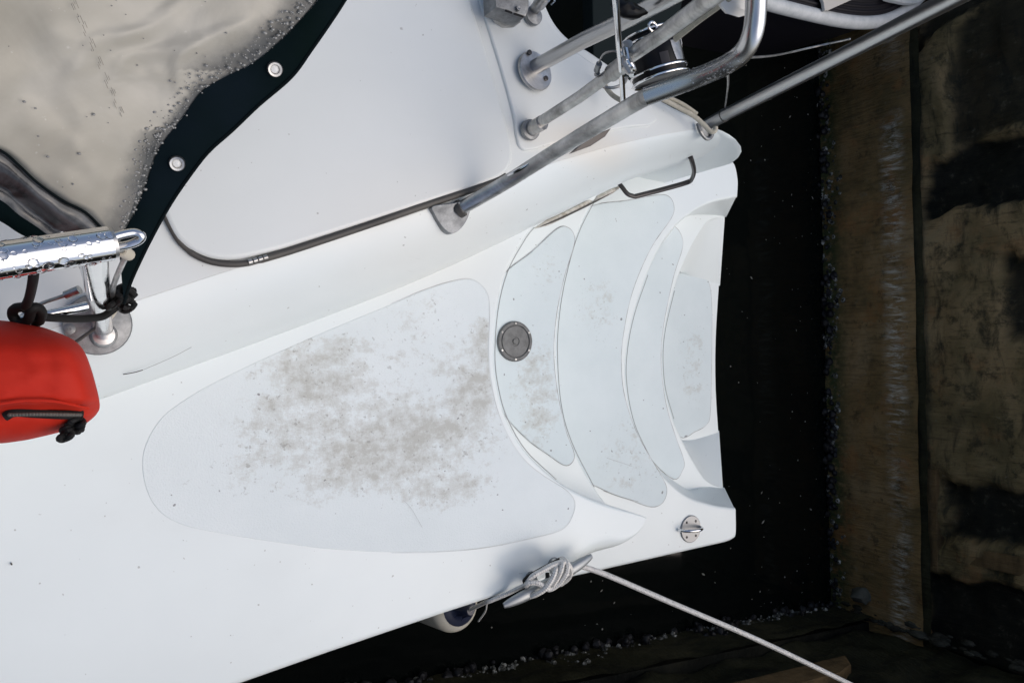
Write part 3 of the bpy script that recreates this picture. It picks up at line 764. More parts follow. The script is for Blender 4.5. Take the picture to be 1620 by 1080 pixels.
nonskid([(945, 324), (990, 318), (1040, 309), (1058, 311), (1066, 325), (1062, 345), (1030, 392), (1001, 460), (986, 530), (983, 580), (989, 630), (1010, 690), (1046, 752), (1055, 775), (1048, 795), (1030, 801), (1000, 791), (955, 774), (905, 740), (875, 650), (865, 560), (875, 450), (915, 345)], Z2, M['step_nonskid'], st2)
nonskid([(1050, 357), (1068, 359), (1079, 375), (1079, 395), (1065, 440), (1049, 520), (1046, 580), (1054, 640), (1068, 688), (1082, 728), (1080, 743), (1066, 757), (1030, 725), (990, 660), (975, 580), (985, 480), (1020, 385)], Z3, M['step_nonskid'], st3)
nonskid([(1085, 421), (1108, 431), (1121, 446), (1126, 480), (1126, 560), (1124, 650), (1118, 671), (1100, 682), (1076, 690), (1050, 640), (1035, 560), (1048, 470)], Z4, M['step_nonskid'], st4)

# grey lines along the step edges, painting the shade of the hidden risers
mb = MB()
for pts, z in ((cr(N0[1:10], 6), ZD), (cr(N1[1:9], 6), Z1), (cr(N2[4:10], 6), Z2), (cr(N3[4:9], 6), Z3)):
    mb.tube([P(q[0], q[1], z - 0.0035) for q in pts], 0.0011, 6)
el = mb.build('riser_shade_line', M['riser_shade_scratch'], boat, sharp=None); el['kind'] = 'stuff'

# sealant bead in the corner of coaming and steps
def bead(pts, r, name, m, parent):
    mb = MB(); pp = cr(pts, 5); nn = len(pp); mb.tube([P(*q) for q in pp], [r * min(1, 0.15 + 0.28 * min(i, nn - 1 - i)) for i in range(nn)], 8); return mb.build(name, m, parent)
bead([(846, 361, .845), (880, 346, .80), (920, 326, .73), (955, 309, .66), (986, 293, .62)], 0.0075, 'sealant_bead', M['old_sealant'], boat)
bead([(852, 360, .848), (890, 344, .80), (930, 325, .73), (972, 303, .66)], 0.0022, 'sealant_bead', M['rubber'], boat)

for k_, (pts, r_) in enumerate((([(195, 592, .935), (212, 589, .938), (226, 585, .94)], .0008), ([(226, 585, .94), (270, 566, .95), (303, 549, .96)], .0004), ([(297, 448, 1.012), (302, 447, 1.012)], .0022), ([(960, 724, .5632), (1000, 737, .5632)], .0004), ([(1010, 793, .562), (980, 785, .562), (955, 776, .562)], .0009), ([(640, 792, .854), (652, 806, .854), (668, 834, .854)], .00025), ([(17, 892, .853), (19, 891, .853)], .0022))):
    mb = MB(); mb.tube([P(*q) for q in cr(pts, 4)], r_, 5); mb.build('scratch', M['rubber' if k_ in (0, 2, 6) else 'riser_shade_scratch'], boat)
# round deck plate on the first step
c = P(813, 540, Z1); up = Vector((0, 0, 1))
mb = MB(); mb.lathe(c, up, [(0.052, 0.0), (0.052, 0.006), (0.049, 0.009), (0.043, 0.009), (0.0415, 0.006), (0.040, 0.006), (0.039, 0.0085), (0.012, 0.0085), (0.0105, 0.0065), (0.0075, 0.0065), (0.0065, 0.0095), (0.0, 0.0095)], 40)
dp = mb.build('deck_plate', M['plate_plastic'], boat, sharp=30)
dp['label'] = 'round grey deck plate let into the uppermost step'
def screws(pts, r, parent, m='screw_steel', ax=up):
    for q in pts:
        mb = MB(); mb.lathe(q, ax, [(r, -0.002), (r, 0.0008), (r * 0.7, 0.0016), (r * 0.25, 0.0016), (r * 0.2, 0.0006), (0, 0.0006)], 10); mb.build('screw', M[m], parent)
screws([c + Vector((math.cos(R(90 + 60 * k)) * .046, math.sin(R(90 + 60 * k)) * .046, .0092)) for k in range(6)], 0.0032, dp, 'weathered_steel')

# grab handle on the coaming side
mb = MB()
hp = cr([(976, 286, .63), (984, 296, .655), (993, 307, .665), (1004, 311, .665)], 4) + cr([(1040, 302, .69), (1086, 289, .73), (1095, 282, .76), (1098, 270, .81), (1095, 256, .86), (1092, 248, .875)], 4)
mb.tube([P(*q) for q in hp], 0.0078, 12, flat=0.8); mb.build('grab_handle', M['dark_metal'], boat)

# pad eye on the stern corner
c = P(1092, 836, Z2)
mb = MB(); mb.lathe(c, up, [(0.044, -0.002), (0.044, 0.003), (0.042, 0.005), (0, 0.005)], 36); pe = mb.build('pad_eye', M['pad_steel'], boat)
pe['label'] = 'round steel pad eye with a ring on the stern corner'
mb = MB(); a, b = P(1074, 838, Z2 + .004), P(1107, 833, Z2 + .004); d = b - a
mb.tube([a + d * (0.5 - 0.5 * math.cos(t)) + Vector((0, 0, 0.034 * math.sin(t))) for t in np.linspace(0, math.pi, 17)], 0.0052, 12); mb.build('ring', M['polished_steel'], pe)
screws([c + Vector((math.cos(R(a)) * .031, math.sin(R(a)) * .031, .005)) for a in (50, 130, 230, 310)], 0.0042, pe, 'dark_metal')

# horn cleat on the gunwale
def cl(u, v, h): return P(u, v, ZD + h)
mb = MB()
A1, A2 = cl(801, 960, .058), cl(940, 881, .058)
n = 25; path = []; rr = []
for i in range(n):
    t = i / (n - 1); path.append(A1.lerp(A2, t) + Vector((0, 0, -0.012 * (2 * t - 1) ** 2))); e = min(1, math.sin(math.pi * min(max(t, .004), .996)) * 1.9); rr.append(0.005 + 0.0085 * e ** 0.5)
mb.tube(path, rr, 14, flat=0.7)
cleat = mb.build('cleat', M['cast_cleat'], boat)
for u, v in ((838, 914), (874, 892)):
    mb = MB(); f = P(u, v, ZD - 0.004); tp = A1.lerp(A2, 0.36 if u < 850 else 0.62)
    mb.tube([f, f.lerp(tp, 0.15), f.lerp(tp, 0.5), tp], [0.019, 0.015, 0.010, 0.010], 14); mb.build('cleat_foot', M['dull_plate'], cleat)

# ------------------------------------------------------------------ stern rail (pushpit) and its fittings
def disc_plate(c, ax, r, th, parent, m, name='base_plate', dome=0.25):
    mb = MB(); mb.lathe(c, ax, [(r, -0.002), (r, th * .5), (r * .96, th * .85), (r * .6, th), (0, th * (1 + dome))], 34); return mb.build(name, m, parent)
rail1 = empty('stern_rail', P(845, 112, ZT + .012), 'stern rail', 'rail')
for k in ('label', 'category'): del rail1[k]
def part_group(name, anchor):
    """a bent rail of the boat: its first mesh is the part itself"""
bpy.data.objects.remove(rail1)
def rail(path, r, m, label, seg=18):
    mb = MB(); mb.tube([P(*q) for q in path], r, seg); o = mb.build('stern_rail', m, boat)
    o['label'] = label; return o
r1 = rail([(843, 108, 1.03), (925, 63, 1.18), (1000, 27, 1.32), (1120, -38, 1.55)], 0.0155, M['brushed_tube'], 'straight grey stern rail on a round bolted flange')
disc_plate(P(846, 113, ZT + .013), (0.10, 0.12, 1), 0.043, 0.006, r1, M['weathered_steel'])
for u, v in ((838, 83), (834, 127), (864, 124)):
    screws([P(u, v, ZT + .020)], 0.0055, r1, 'dark_metal')
r2 = rail([(836, 208, 1.03), (852, 195, 1.065), (916, 154, 1.20), (976, 110, 1.34), (986, 102, 1.36)], 0.0112, M['weathered_steel'], 'thinner weathered rail joined at a clamp below the black drum')
mb = MB(); mb.tube([P(*q) for q in [(992, 92, 1.375), (1051, 52, 1.50), (1102, 14, 1.62), (1170, -37, 1.79)]], 0.0122, 18); mb.build('outer_section', M['weathered_steel'], r2)
mb = MB(); mb.slab([P(*q) for q in cr([(986, 66, 1.40), (1000, 65, 1.405), (1001, 82, 1.405), (1000, 92, 1.405), (1007, 108, 1.40), (1006, 119, 1.395), (996, 117, 1.39), (988, 106, 1.385), (982, 94, 1.385)], 3, True)], 0.006, 0.0008); mb.build('clamp_plate', M['weathered_steel'], r2)
for u_, v_ in ((983, 73), (991, 90), (1001, 113)):
    mb = MB(); mb.lathe(P(u_, v_, 1.404), up, [(.0042, -.002), (.0042, .003), (.003, .0042), (0, .0042)], 8); mb.build('clamp_bolt', M['screw_steel'], r2)
disc_plate(P(838, 206, ZT + .013), up, 0.022, 0.008, r2, M['dull_plate'], 'base_socket')
mb = MB(); mb.tube([P(837, 207, 1.03), P(858, 194, 1.075)], 0.0155, 16); mb.build('sleeve', M['weathered_steel'], r2)
r3 = rail(cr([(725, 332, 1.02), (800, 289, 1.10), (870, 245, 1.20), (960, 190, 1.34), (1030, 150, 1.45), (1100, 124, 1.52), (1148, 103, 1.57), (1176, 82, 1.60), (1191, 52, 1.625), (1196, 10, 1.64), (1196, -50, 1.66)], 5), 0.0138, M['weathered_steel'], 'longest wet stern rail, bent upward past the black drum')
mb = MB(); mb.tube([P(*q) for q in cr([(1022, 153, 1.449), (1100, 124, 1.52), (1148, 103, 1.57), (1176, 82, 1.60), (1191, 52, 1.625), (1196, 10, 1.64), (1196, -50, 1.66)], 6)], 0.0149, 20); mb.build('bright_section', M['wet_steel'], r3)
# teardrop foot of the long rail, on the coaming shoulder
mb = MB(); tp = [(684, 326, 1.034), (688, 340, 1.027), (698, 356, 1.017), (708, 366, 1.011), (717, 369, 1.008), (728, 363, 1.011), (738, 350, 1.018), (744, 334, 1.027), (746, 318, 1.034), (715, 321, 1.036)]
mb.slab([P(*q) for q in cr(tp, 4, True)], 0.02, 0.002); mb.build('base_plate', M['dull_plate'], r3)
mb = MB(); a = P(727, 331, 1.024); d = (P(800, 289, 1.10) - a).normalized(); mb.tube([a - d * .004, a + d * .007], 0.0178, 18); mb.build('collar', M['rubber'], r3)
mb = MB(); a, b = P(803, 278, 1.118), P(838, 259, 1.165); mb.tube([a, a.lerp(b, .5) + Vector((0, 0, .004)), b], [0.002, 0.004, 0.002], 8); mb.build('drain_slot', M['polished_steel'], r3)
mb = MB(); mb.slab([P(*q) for q in [(905, 242, 1.045), (935, 231, 1.05), (958, 216, 1.06), (967, 203, 1.06), (930, 218, 1.055)]], 0.012, 0.002); mb.build('bracket', M['dark_metal'], r3)
r4 = rail([(1118, 198, 1.02), (1143, 184, 1.06), (1320, 94, 1.38), (1530, -14, 1.74), (1640, -72, 1.93)], 0.0150, M['brushed_tube'], 'long straight brushed rail reaching out over the water')
mb = MB(); a, b = P(1143, 184, 1.06), P(1147, 182, 1.067); mb.tube([a, b], 0.0162, 18); mb.build('collar', M['rubber'], r4)
mb = MB(); mb.tube([P(*q) for q in cr([(1104, 195, 1.03), (1108, 208, 1.03), (1117, 219, 1.025), (1125, 217, 1.025), (1128, 205, 1.03)], 4)], 0.005, 8); mb.build('socket', M['dull_plate'], r4)
mb = MB(); mb.slab([P(*q) for q in cr([(1108, 196, 1.024), (1112, 208, 1.024), (1119, 217, 1.022), (1126, 212, 1.022), (1126, 198, 1.024), (1116, 190, 1.024)], 3, True)], 0.01, 0.002); mb.build('base_plate', M['dull_plate'], r4)
# water beads on the wet rail
def beads_on(path, r, n, parent, rmin, rmax, seed, m='water_drop'):
    rnd = random.Random(seed); mb = MB(); p = [Vector(q) for q in path]
    st = random.getstate(); random.seed(seed)
    for _ in range(n):
        i = rnd.randrange(len(p) - 1); t = rnd.random(); c = p[i].lerp(p[i + 1], t); T = (p[i + 1] - p[i]).normalized()
        a = rnd.uniform(-1.9, 1.9); N = (Vector((0, 0, 1)) - T.z * T).normalized(); B = T.cross(N)
        d = N * math.cos(a) + B * math.sin(a); q = rmin + (rmax - rmin) * rnd.random() ** 3
        mb.dome(c + d * (r - 0.0003), d, q, q * 0.55)
    random.setstate(st)
    o = mb.build('water_drops', M[m], parent, sharp=None); o['kind'] = 'stuff'
wet = [P(*q) for q in cr([(1030, 150, 1.45), (1100, 124, 1.52), (1148, 103, 1.57), (1176, 82, 1.60)], 6)]
beads_on(wet, 0.0149, 240, r3, 0.0007, 0.0020, 4)

# clamp where the rod crosses the thinner rail
mb = MB(); a, b = P(968, 116, 1.325), P(990, 99, 1.375); mb.tube([a, b], 0.0152, 18); clampo = mb.build('clamp', M['weathered_steel'], r2)
mb = MB()
mb.tube([P(*q) for q in cr([(990, 78, 1.40), (994, 96, 1.41), (1000, 106, 1.41), (1003, 116, 1.40), (998, 119, 1.39)], 4)], 0.0045, 8); mb.build('clamp_ear', M['polished_steel'], r2)
mb = MB(); mb.tube([P(944, 112, 1.30), P(948, 101, 1.32)], 0.0055, 10); mb.tube([P(943, 118, 1.29), P(946, 116, 1.30)], 0.004, 10); mb.build('clamp_bolt', M['dull_plate'], r2)
mb = MB(); mb.tube([P(*q) for q in cr([(946, 120, 1.29), (952, 136, 1.27), (970, 139, 1.28), (987, 132, 1.29), (992, 122, 1.3)], 4)], 0.003, 8); mb.tube([P(*q) for q in cr([(947, 100, 1.32), (955, 86, 1.34), (970, 81, 1.36), (982, 84, 1.37)], 4)], 0.0018, 6); mb.build('shackle', M['weathered_steel'], r2)
# second foot and junction box at the top of the picture
mb = MB(); mb.tube([P(842, 20, 1.03), P(853, 6, 1.06), P(880, -28, 1.14), P(930, -90, 1.28)], 0.0115, 16); r5 = mb.build('stern_rail', M['weathered_steel'], boat); r5['label'] = 'short rail foot beside the grey bracket box'
disc_plate(P(843, 26, ZT + .013), up, 0.020, 0.008, r5, M['dull_plate'], 'base_socket')
mb = MB(); mb.tube([P(852, 8, 1.06), P(862, -5, 1.085)], 0.0135, 16); mb.build('sleeve', M['weathered_steel'], r5)
mb = MB(); mb.slab([P(*q) for q in [(783, -30, 1.10), (836, -30, 1.10), (837, 12, 1.10), (832, 26, 1.095), (822, 24, 1.095), (785, 11, 1.095)]], 0.05, 0.002)
bxo = mb.build('bracket_box', M['dull_plate'], boat)
mb = MB(); mb.slab([P(*q) for q in [(790, 14, 1.07), (826, 27, 1.07), (824, 35, 1.06), (806, 36, 1.055), (792, 26, 1.06)]], 0.03, 0.002); mb.build('box_foot', M['weathered_steel'], bxo)
mb = MB(); mb.lathe(P(821, 13, 1.101), up, [(0.0055, -.002), (0.0055, .001), (0.0025, .0012), (0, .0004)], 12); mb.build('screw', M['screw_steel'], bxo)
for q in ([(800, 15), (811, 19), (810, 22), (799, 18)], [(814, 20), (829, 25), (828, 28), (813, 23)]):
    mb = MB(); mb.slab([P(u, v, 1.0985) for u, v in q], 0.002, 0.0003); mb.build('slot', M['black_plastic'], bxo)
mb = MB(); mb.tube([P(872, -8, 1.10), P(878, 2, 1.10), P(872, 8, 1.09)], 0.002, 6); mb.build('wire_loop', M['polished_steel'], r5)

# vertical rod through the clamp
mb = MB(); mb.tube([P(*q) for q in [(971, -40, 1.58), (974, 0, 1.54), (980, 80, 1.42), (984, 128, 1.33), (986, 162, 1.27)]], 0.0052, 12)
tag(mb.build('steel_rod', M['polished_steel'], boat))['label'] = 'thin steel rod clamped across the rails'

# dark board below the stern
mb = MB(); mb.slab([P(*q) for q in [(936, -60, .55), (1090, -60, .55), (1070, 60, .55), (1045, 160, .55), (975, 150, .55), (939, 100, .55)]], 0.05, 0.004)
mb.build('stern_board', M['teal_board'], boat)['label'] = 'dark teal board below the black drum'

# ------------------------------------------------------------------ black drum between the rails
da = P(1028, 58, 1.20)
db = min((P(1045, 126, z_ / 1000) for z_ in range(1000, 1400, 4)), key=lambda q: abs((q - da).normalized().dot(Vector(ray(1036, 92)).normalized()) + 0.22)); ax = (db - da); L = ax.length; ax.normalize(); RD = 0.056
drum = empty('drum', da, 'glossy black drum with bright steel rings, held between the stern rails', 'drum')
mb = MB(); mb.lathe(da, ax, [(0, 0), (RD * .95, 0), (RD, .004), (RD, L - .004), (RD * .95, L), (RD * .8, L - .004), (0, L - .004)], 44); mb.build('drum_body', M['black_plastic'], drum)
for h in (-0.002, 0.012, L - 0.014, L):
    mb = MB(); mb.lathe(da + ax * h, ax, [(RD + .0015, -.0026), (RD + .004, -.0018), (RD + .005, 0), (RD + .004, .0018), (RD + .0015, .0026), (RD - .002, 0), (RD + .0015, -.0026)], 44); mb.build('ring', M['polished_steel'], drum)
camv = Vector((0, 0, 1)); side = ax.cross(camv).normalized(); nrm = side.cross(ax).normalized()
def on_drum(t, ang, r=RD + .0012):
    return da + ax * (L * t) + (nrm * math.cos(ang) + side * math.sin(ang)) * r
sgn = 1 if on_drum(.5, 1).x > on_drum(.5, 0).x else -1
def patch(name, t0, t1, a0, a1, m, th=.0012, taper=0.0):
    mb = MB(); rows = []
    for i in range(7):
        t = t0 + (t1 - t0) * i / 6; k = taper * (i / 6) ** 2
        rows.append([on_drum(t, sgn * (a0 + k + (a1 - a0 - 2 * k) * j / 8), RD + th) for j in range(9)])
    mb.grid(rows); o = mb.build(name, m, drum, sharp=None); return o
patch('badge', .34, .78, -0.1, .45, M['weathered_steel'], taper=0.08)
patch('label_plate', .55, .8, -.62, -.3, M['dark_metal'])
# white emblem strokes, like a slanted N
for (t0, a0), (t1, a1) in (((.18, .72), (.40, .80)), ((.16, .90), (.44, 1.0)), ((.20, .74), (.38, .94))):
    mb = MB(); p0, p1 = on_drum(t0, sgn * a0), on_drum(t1, sgn * a1)
    mb.tube([p0, p0.lerp(p1, .5) + nrm * .0004, p1], 0.0009, 6); mb.build('emblem_stroke', M['white_paint'], drum)
mb = MB(); q = on_drum(1.0, sgn * 1.0, RD + .006); mb.tube([q, q + Vector((.012, .002, .004)), q + Vector((.016, .006, .004)), q + Vector((.006, .006, .002))], .0022, 8); mb.build('latch', M['polished_steel'], drum)
q = on_drum(0.0, -.7 * sgn, RD + .004); mb = MB(); mb.tube([q + Vector((.011 * math.cos(a), .009 * math.sin(a), .006)) for a in np.linspace(0, 6.28, 14)], .003, 8); mb.build('latch', M['polished_steel'], drum)
q = on_drum(0.06, .95 * sgn, RD + .006); mb = MB(); lump(mb, q, .006); mb.build('bolt', M['polished_steel'], drum)
# black handle above the drum
mb = MB(); lump(mb, P(996, 16, 1.40), 0.026, (1.35, .55, .5), 9)
tag(mb.build('knob', M['black_plastic']), 'flat black knob on the rail above the drum', 'knob')

# cream strap and ropes
mb = MB(); mb.tube([P(*q) for q in cr([(1068, 62, 1.34), (1105, 32, 1.46), (1140, 6, 1.57), (1175, -22, 1.68)], 5)], 0.0062, 10, flat=.6)
tag(mb.build('strap', M['cream_rope']), 'cream webbing strap leading up from the black drum', 'strap')
mb = MB()
mb.tube([P(*q) for q in cr([(952, 128, 1.05), (968, 150, 1.06), (990, 163, 1.09)], 5)], 0.0055, 10)
tag(mb.build('rope', M['cream_rope']), 'cream rope piece below the clamp at the inner stern edge', 'rope')
mb = MB(); mb.tube([P(*q) for q in cr([(1046, 156, 1.06), (1075, 171, 1.06), (1098, 184, 1.06), (1114, 198, 1.062), (1124, 208, 1.066), (1131, 207, 1.07), (1132, 201, 1.07)], 5)], 0.0058, 10)
tag(mb.build('rope', M['cream_rope']), 'cream rope along the stern edge, looped round the outer rail foot', 'rope')
mb = MB(); mb.tube([P(*q) for q in cr([(1052, 152, 1.05), (1080, 165, 1.05), (1102, 180, 1.05)], 5)], 0.005, 10)
tag(mb.build('rope', M['cream_rope']), 'second cream rope strand lying just outside the looped one', 'rope')
mb = MB(); mb.tube([P(*q) for q in cr([(1172, 92, 1.57), (1225, 88, 1.40), (1290, 74, 1.36), (1345, 62, 1.42)], 6)], 0.0021, 6); tag(mb.build('wire', M['weathered_steel']), 'thin grey wire sagging between the two outer rails', 'wire')
mb = MB(); mb.tube([P(*q) for q in cr([(1151, 112, 1.54), (1152, 130, 1.40), (1150, 150, 1.2), (1146, 176, 1.05)], 6)], 0.0019, 6); tag(mb.build('wire', M['weathered_steel']), 'thin wire hanging straight down from the bent rail', 'wire')
mb = MB(); lump(mb, P(1163, 2, 1.60), 0.024, (1.4, .8, .6), 4); tag(mb.build('rail_bracket', M['white_paint']), 'white bracket inside the bend of the wet rail', 'bracket')

# ------------------------------------------------------------------ dinghy at the top edge
dl = P(1330, -60, 0.0)
ding = empty('dinghy', dl, 'dinghy with pale grey rim and ribbed navy top, at the quay', 'dinghy')
ZDI = 0.52
outl = cr([(1090, -70), (1150, -18), (1210, 4), (1270, 20), (1330, 33), (1375, 36), (1410, 28), (1446, 4), (1478, -36), (1500, -110), (1440, -200), (1300, -230), (1150, -190), (1090, -130)], 6, True)
rimp = PS(outl, ZDI)
mb = MB(); mb.tube(rimp + [rimp[0]], 0.026, 16, caps=False); mb.build('rim', M['dinghy_rim'], ding)
mb = MB(); inn = offset([Vector(q) for q in rimp], 0.02); mb.slab([Vector((q.x, q.y, ZDI + .012)) for q in inn], 0.03, 0.003); tpn = mb.build('top_pad', M['navy_rubber'], ding)
for k in range(6):
    mb = MB(); o_ = offset([Vector(q) for q in rimp], 0.038 + 0.021 * k); mb.tube([Vector((q.x, q.y, ZDI + .013)) for q in o_] + [Vector((o_[0].x, o_[0].y, ZDI + .013))], 0.006, 6, caps=False); mb.build('rib', M['navy_rubber'], tpn)
mb = MB(); low = offset([Vector(q) for q in rimp], 0.05); rows = [[Vector((q.x, q.y, ZDI - .01)) for q in rimp], [Vector((q.x, q.y, ZDI - .22)) for q in offset([Vector(q) for q in rimp], 0.012)], [Vector((q.x, q.y, -0.05)) for q in low]]
mb.grid(rows, closed_v=True); mb.build('hull', M['navy_rubber'], ding)
mb = MB(); mb.slab([P(*q) for q in [(1298, -8, .56), (1303, 4, .56), (1305, 17, .56), (1312, 16, .56), (1352, -2, .56), (1390, -24, .56), (1330, -40, .56)]], 0.012, 0.002); mb.build('strap', M['pale_strap'], ding)
mb = MB(); mb.slab([P(*q) for q in cr([(1400, -6, .57), (1422, 3, .57), (1442, 6, .57), (1455, 4, .57), (1464, -8, .57), (1450, -40, .57), (1410, -40, .57)], 3, True)], 0.02, 0.003); mb.build('seat', M['dinghy_rim'], ding)

# ------------------------------------------------------------------ fender, mooring rope
fz = 0.62
fc = P(748, 966, fz)
fend = empty('fender', (fc.x, fc.y, 0.12), 'cream fender with navy cap, hanging between hull and quay', 'fender')
FR = 0.072
tilt = Vector((0.10, 0.10, 1)).normalized()
pr = []
for i in range(13):
    a = i / 12 * math.pi / 2; pr.append((FR * math.cos(a) ** 0.75 if i < 12 else 0.02, 0.045 * math.sin(a)))
fb = fc - tilt * 0.10
mb = MB(); mb.lathe(fb, tilt, [(0.02, -0.36), (FR * .7, -0.33), (FR, -0.28), (FR, 0)] + pr[1:10], 36); mb.build('fender_body', M['fender_white'], fend)
mb = MB(); mb.lathe(fb, tilt, [(pr[7][0] + .001, pr[7][1]), (pr[8][0] + .0015, pr[8][1] + .0008), (pr[9][0] + .001, pr[9][1] + .001), (.03, .046), (.019, .058), (.017, .085), (.012, .092), (0, .093)], 30); mb.build('fender_cap', M['fender_navy'], fend)
for k in range(8):
    a = k * math.pi / 4; d = Vector((math.cos(a), math.sin(a), 0)); mb = MB()
    mb.tube([fb + tilt * .044 + d * .036, fb + tilt * .052 + d * .026, fb + tilt * .075 + d * .017], .0022, 6); mb.build('cap_rib', M['fender_navy'], fend)
eye = fb + tilt * .085
mb = MB(); mb.tube(cr([tuple(P(830, 925, ZD + .03)), tuple(P(806, 937, ZD + .012)), tuple(P(785, 946, ZD + .004)), tuple(P(770, 952, ZD - .02)), tuple(P(770, 951, .76)), tuple(eye)], 6), 0.0052, 10)
tag(mb.build('fender_line', M['white_rope']), 'short white line from the cleat to the fender', 'rope')
mb = MB(); g = [P(770, 953, ZD - .02), P(768, 966, .75), P(757, 982, .68)]; mb.tube(cr([tuple(q) for q in g], 5), .0022, 6)
tag(mb.build('fender_lanyard', M['white_rope']), 'thin pale cord curving round the fender top', 'cord')

mb = MB(); zt = ZD + .062
main = [(1420, 1118, .99), (1340, 1079, .965), (1200, 1012, .93), (1060, 952, .905), (960, 909, .893), (922, 896, .888), (905, 893, .886), (888, 896, .885), (872, 905, .886)]
mb.tube([P(*q) for q in cr(main, 8)], 0.0068, 12)
rr_ = 0.0064
strands = [[(838, 932, .885), (832, 921, .905), (842, 911, .925), (858, 902, .930), (875, 893, .934), (891, 889, .934), (900, 894, .930), (903, 904, .915), (898, 915, .900), (886, 924, .885)],
           [(836, 930, .882), (833, 923, .915), (847, 921, .928), (858, 925, .930), (869, 931, .926), (880, 926, .930), (889, 917, .936), (896, 905, .940), (897, 891, .936), (890, 884, .915), (884, 886, .89)],
           [(838, 943, .905), (849, 939, .925), (862, 931, .936), (873, 916, .942), (878, 903, .942), (880, 893, .928), (877, 887, .90)],
           [(868, 932, .905), (874, 926, .925), (882, 913, .937), (887, 902, .945), (889, 892, .940), (887, 885, .91)]]
for s_ in strands: mb.tube([P(*q) for q in cr(s_, 6)], rr_, 10)
tag(mb.build('mooring_rope', M['white_rope']), 'white flecked mooring rope wound on the cleat and led to the quay', 'rope')
mb = MB(); mb.tube([P(*q) for q in cr([(832, 925, .905), (829, 917, .912), (840, 908, .922), (858, 898, .926), (875, 889, .926), (884, 884, .915)], 5)], .0035, 8)
mb.tube([P(*q) for q in cr([(866, 906, .90), (866, 914, .905), (862, 922, .90)], 4)], .005, 8)
tag(mb.build('thin_cord', M['black_cord']), 'thin black cord caught under the rope on the cleat', 'cord')

# ------------------------------------------------------------------ lifeline gate post on the left
c = P(155, 513, ZT + .006); rpx = (P(210, 515, ZT) - P(99, 515, ZT)).length / 2
post = mb = MB(); mb.tube([P(*q) for q in [(164, 528, ZT + .01), (158, 480, 1.18), (150, 425, 1.40), (146, 396, 1.49)]], [0.0135, .0138, .0145, .0145], 20)
gp = mb.build('gate_post', M['polished_steel'], boat); gp['label'] = 'short polished post with a wide round foot beside the red bag'
disc_plate(c, (0, -0.10, 1), rpx, 0.007, gp, M['dull_plate'])
mb = MB(); mb.lathe(P(164, 530, ZT + .012), up, [(0.020, 0), (0.019, .006), (0.0155, .012), (0.006, .014), (0, .014)], 24); mb.build('weld_collar', M['weathered_steel'], gp)
for u, v in ((167, 540), (110, 520)): screws([P(u, v, ZT + .0125)], 0.0085, gp, 'dull_plate')
tubep = [P(-260, 454, 1.55), P(0, 412, 1.525), P(174, 385, 1.51)]
mb = MB(); mb.tube(tubep, 0.0172, 26); tt = mb.build('top_tube', M['polished_steel'], boat); tt['label'] = 'thick wet polished tube ending over the gate post'
mb = MB(); mb.tube([tubep[2], tubep[2] + (tubep[2] - tubep[1]).normalized() * .004], 0.0155, 24); mb.build('end_cap', M['weathered_steel'], tt)
mb = MB(); mb.tube([P(*q) for q in cr([(170, 379, 1.512), (190, 372, 1.512), (212, 368, 1.512), (224, 373, 1.512), (219, 381, 1.508), (204, 387, 1.505), (188, 390, 1.502)], 5)], 0.0044, 12); mb.build('end_loop', M['polished_steel'], tt)
beads_on([tubep[0].lerp(tubep[1], .6), tubep[1], tubep[1].lerp(tubep[2], .5), tubep[2]], 0.0172, 150, tt, 0.0009, 0.0046, 21)
# wire and its fittings round the post
mb = MB()
mb.tube([P(*q) for q in cr([(176, 384, 1.50), (186, 392, 1.49), (196, 398, 1.47)], 4)], 0.0032, 8)
mb.tube([P(*q) for q in cr([(198, 408, 1.44), (190, 425, 1.38), (180, 450, 1.29), (177, 470, 1.22), (170, 488, 1.16), (160, 492, 1.15), (150, 480, 1.19), (140, 450, 1.30), (128, 415, 1.44)], 5)], 0.0034, 8)
tag(mb.build('lifeline_wire', M['weathered_steel']), 'steel wire looped from the tube end round the gate post', 'wire')
mb = MB(); mb.tube([P(*q) for q in [(190, 394, 1.475), (204, 403, 1.45)]], [0.0075, .0065], 12)
tag(mb.build('wire_sleeve', M['cream_plastic']), 'yellowed plastic sleeve on the wire below the tube end', 'sleeve')
mb = MB(); mb.tube([P(*q) for q in [(178, 492, 1.10), (160, 520, 1.065)]], [0.0065, .0045], 12)
tag(mb.build('wire_sleeve', M['cream_plastic']), 'yellowed plastic sleeve low on the gate post, above its foot', 'sleeve')
mb = MB(); mb.tube([P(*q) for q in [(158, 514, 1.085), (118, 542, 1.06)]], 0.0026, 8)
tag(mb.build('brown_wire', M['rubber']), 'thin brown wire crossing the round post foot', 'wire')
mb = MB(); mb.tube([P(*q) for q in cr([(20, 510, 1.14), (60, 483, 1.16), (104, 467, 1.19)], 4)], 0.0028, 8); mb.tube([P(104, 467, 1.19), P(126, 458, 1.2)], 0.006, 10)
tag(mb.build('grey_wire', M['weathered_steel']), 'grey wire with a cream end left of the gate post', 'wire')
mb = MB(); mb.tube([P(20, 509, 1.26), P(138, 484, 1.24)], 0.0060, 12)
tag(mb.build('cross_rod', M['polished_steel']), 'slim polished rod under the black lashing', 'rod')
mb = MB()
for s_, r_ in (([(54, 424, 1.44), (52, 445, 1.42), (46, 472, 1.36), (40, 485, 1.33)], .0052),
          ([(40, 485, 1.33), (24, 488, 1.31), (20, 498, 1.30), (30, 510, 1.30), (44, 506, 1.31), (50, 490, 1.33), (58, 486, 1.33), (66, 494, 1.32), (62, 508, 1.30), (52, 506, 1.28), (48, 492, 1.29), (36, 486, 1.31)], .0058),
          ([(56, 500, 1.31), (90, 503, 1.28), (130, 504, 1.24), (160, 501, 1.21), (176, 492, 1.20), (190, 480, 1.20)], .0052)):
    mb.tube([P(*q) for q in cr(s_, 5)], r_, 10)
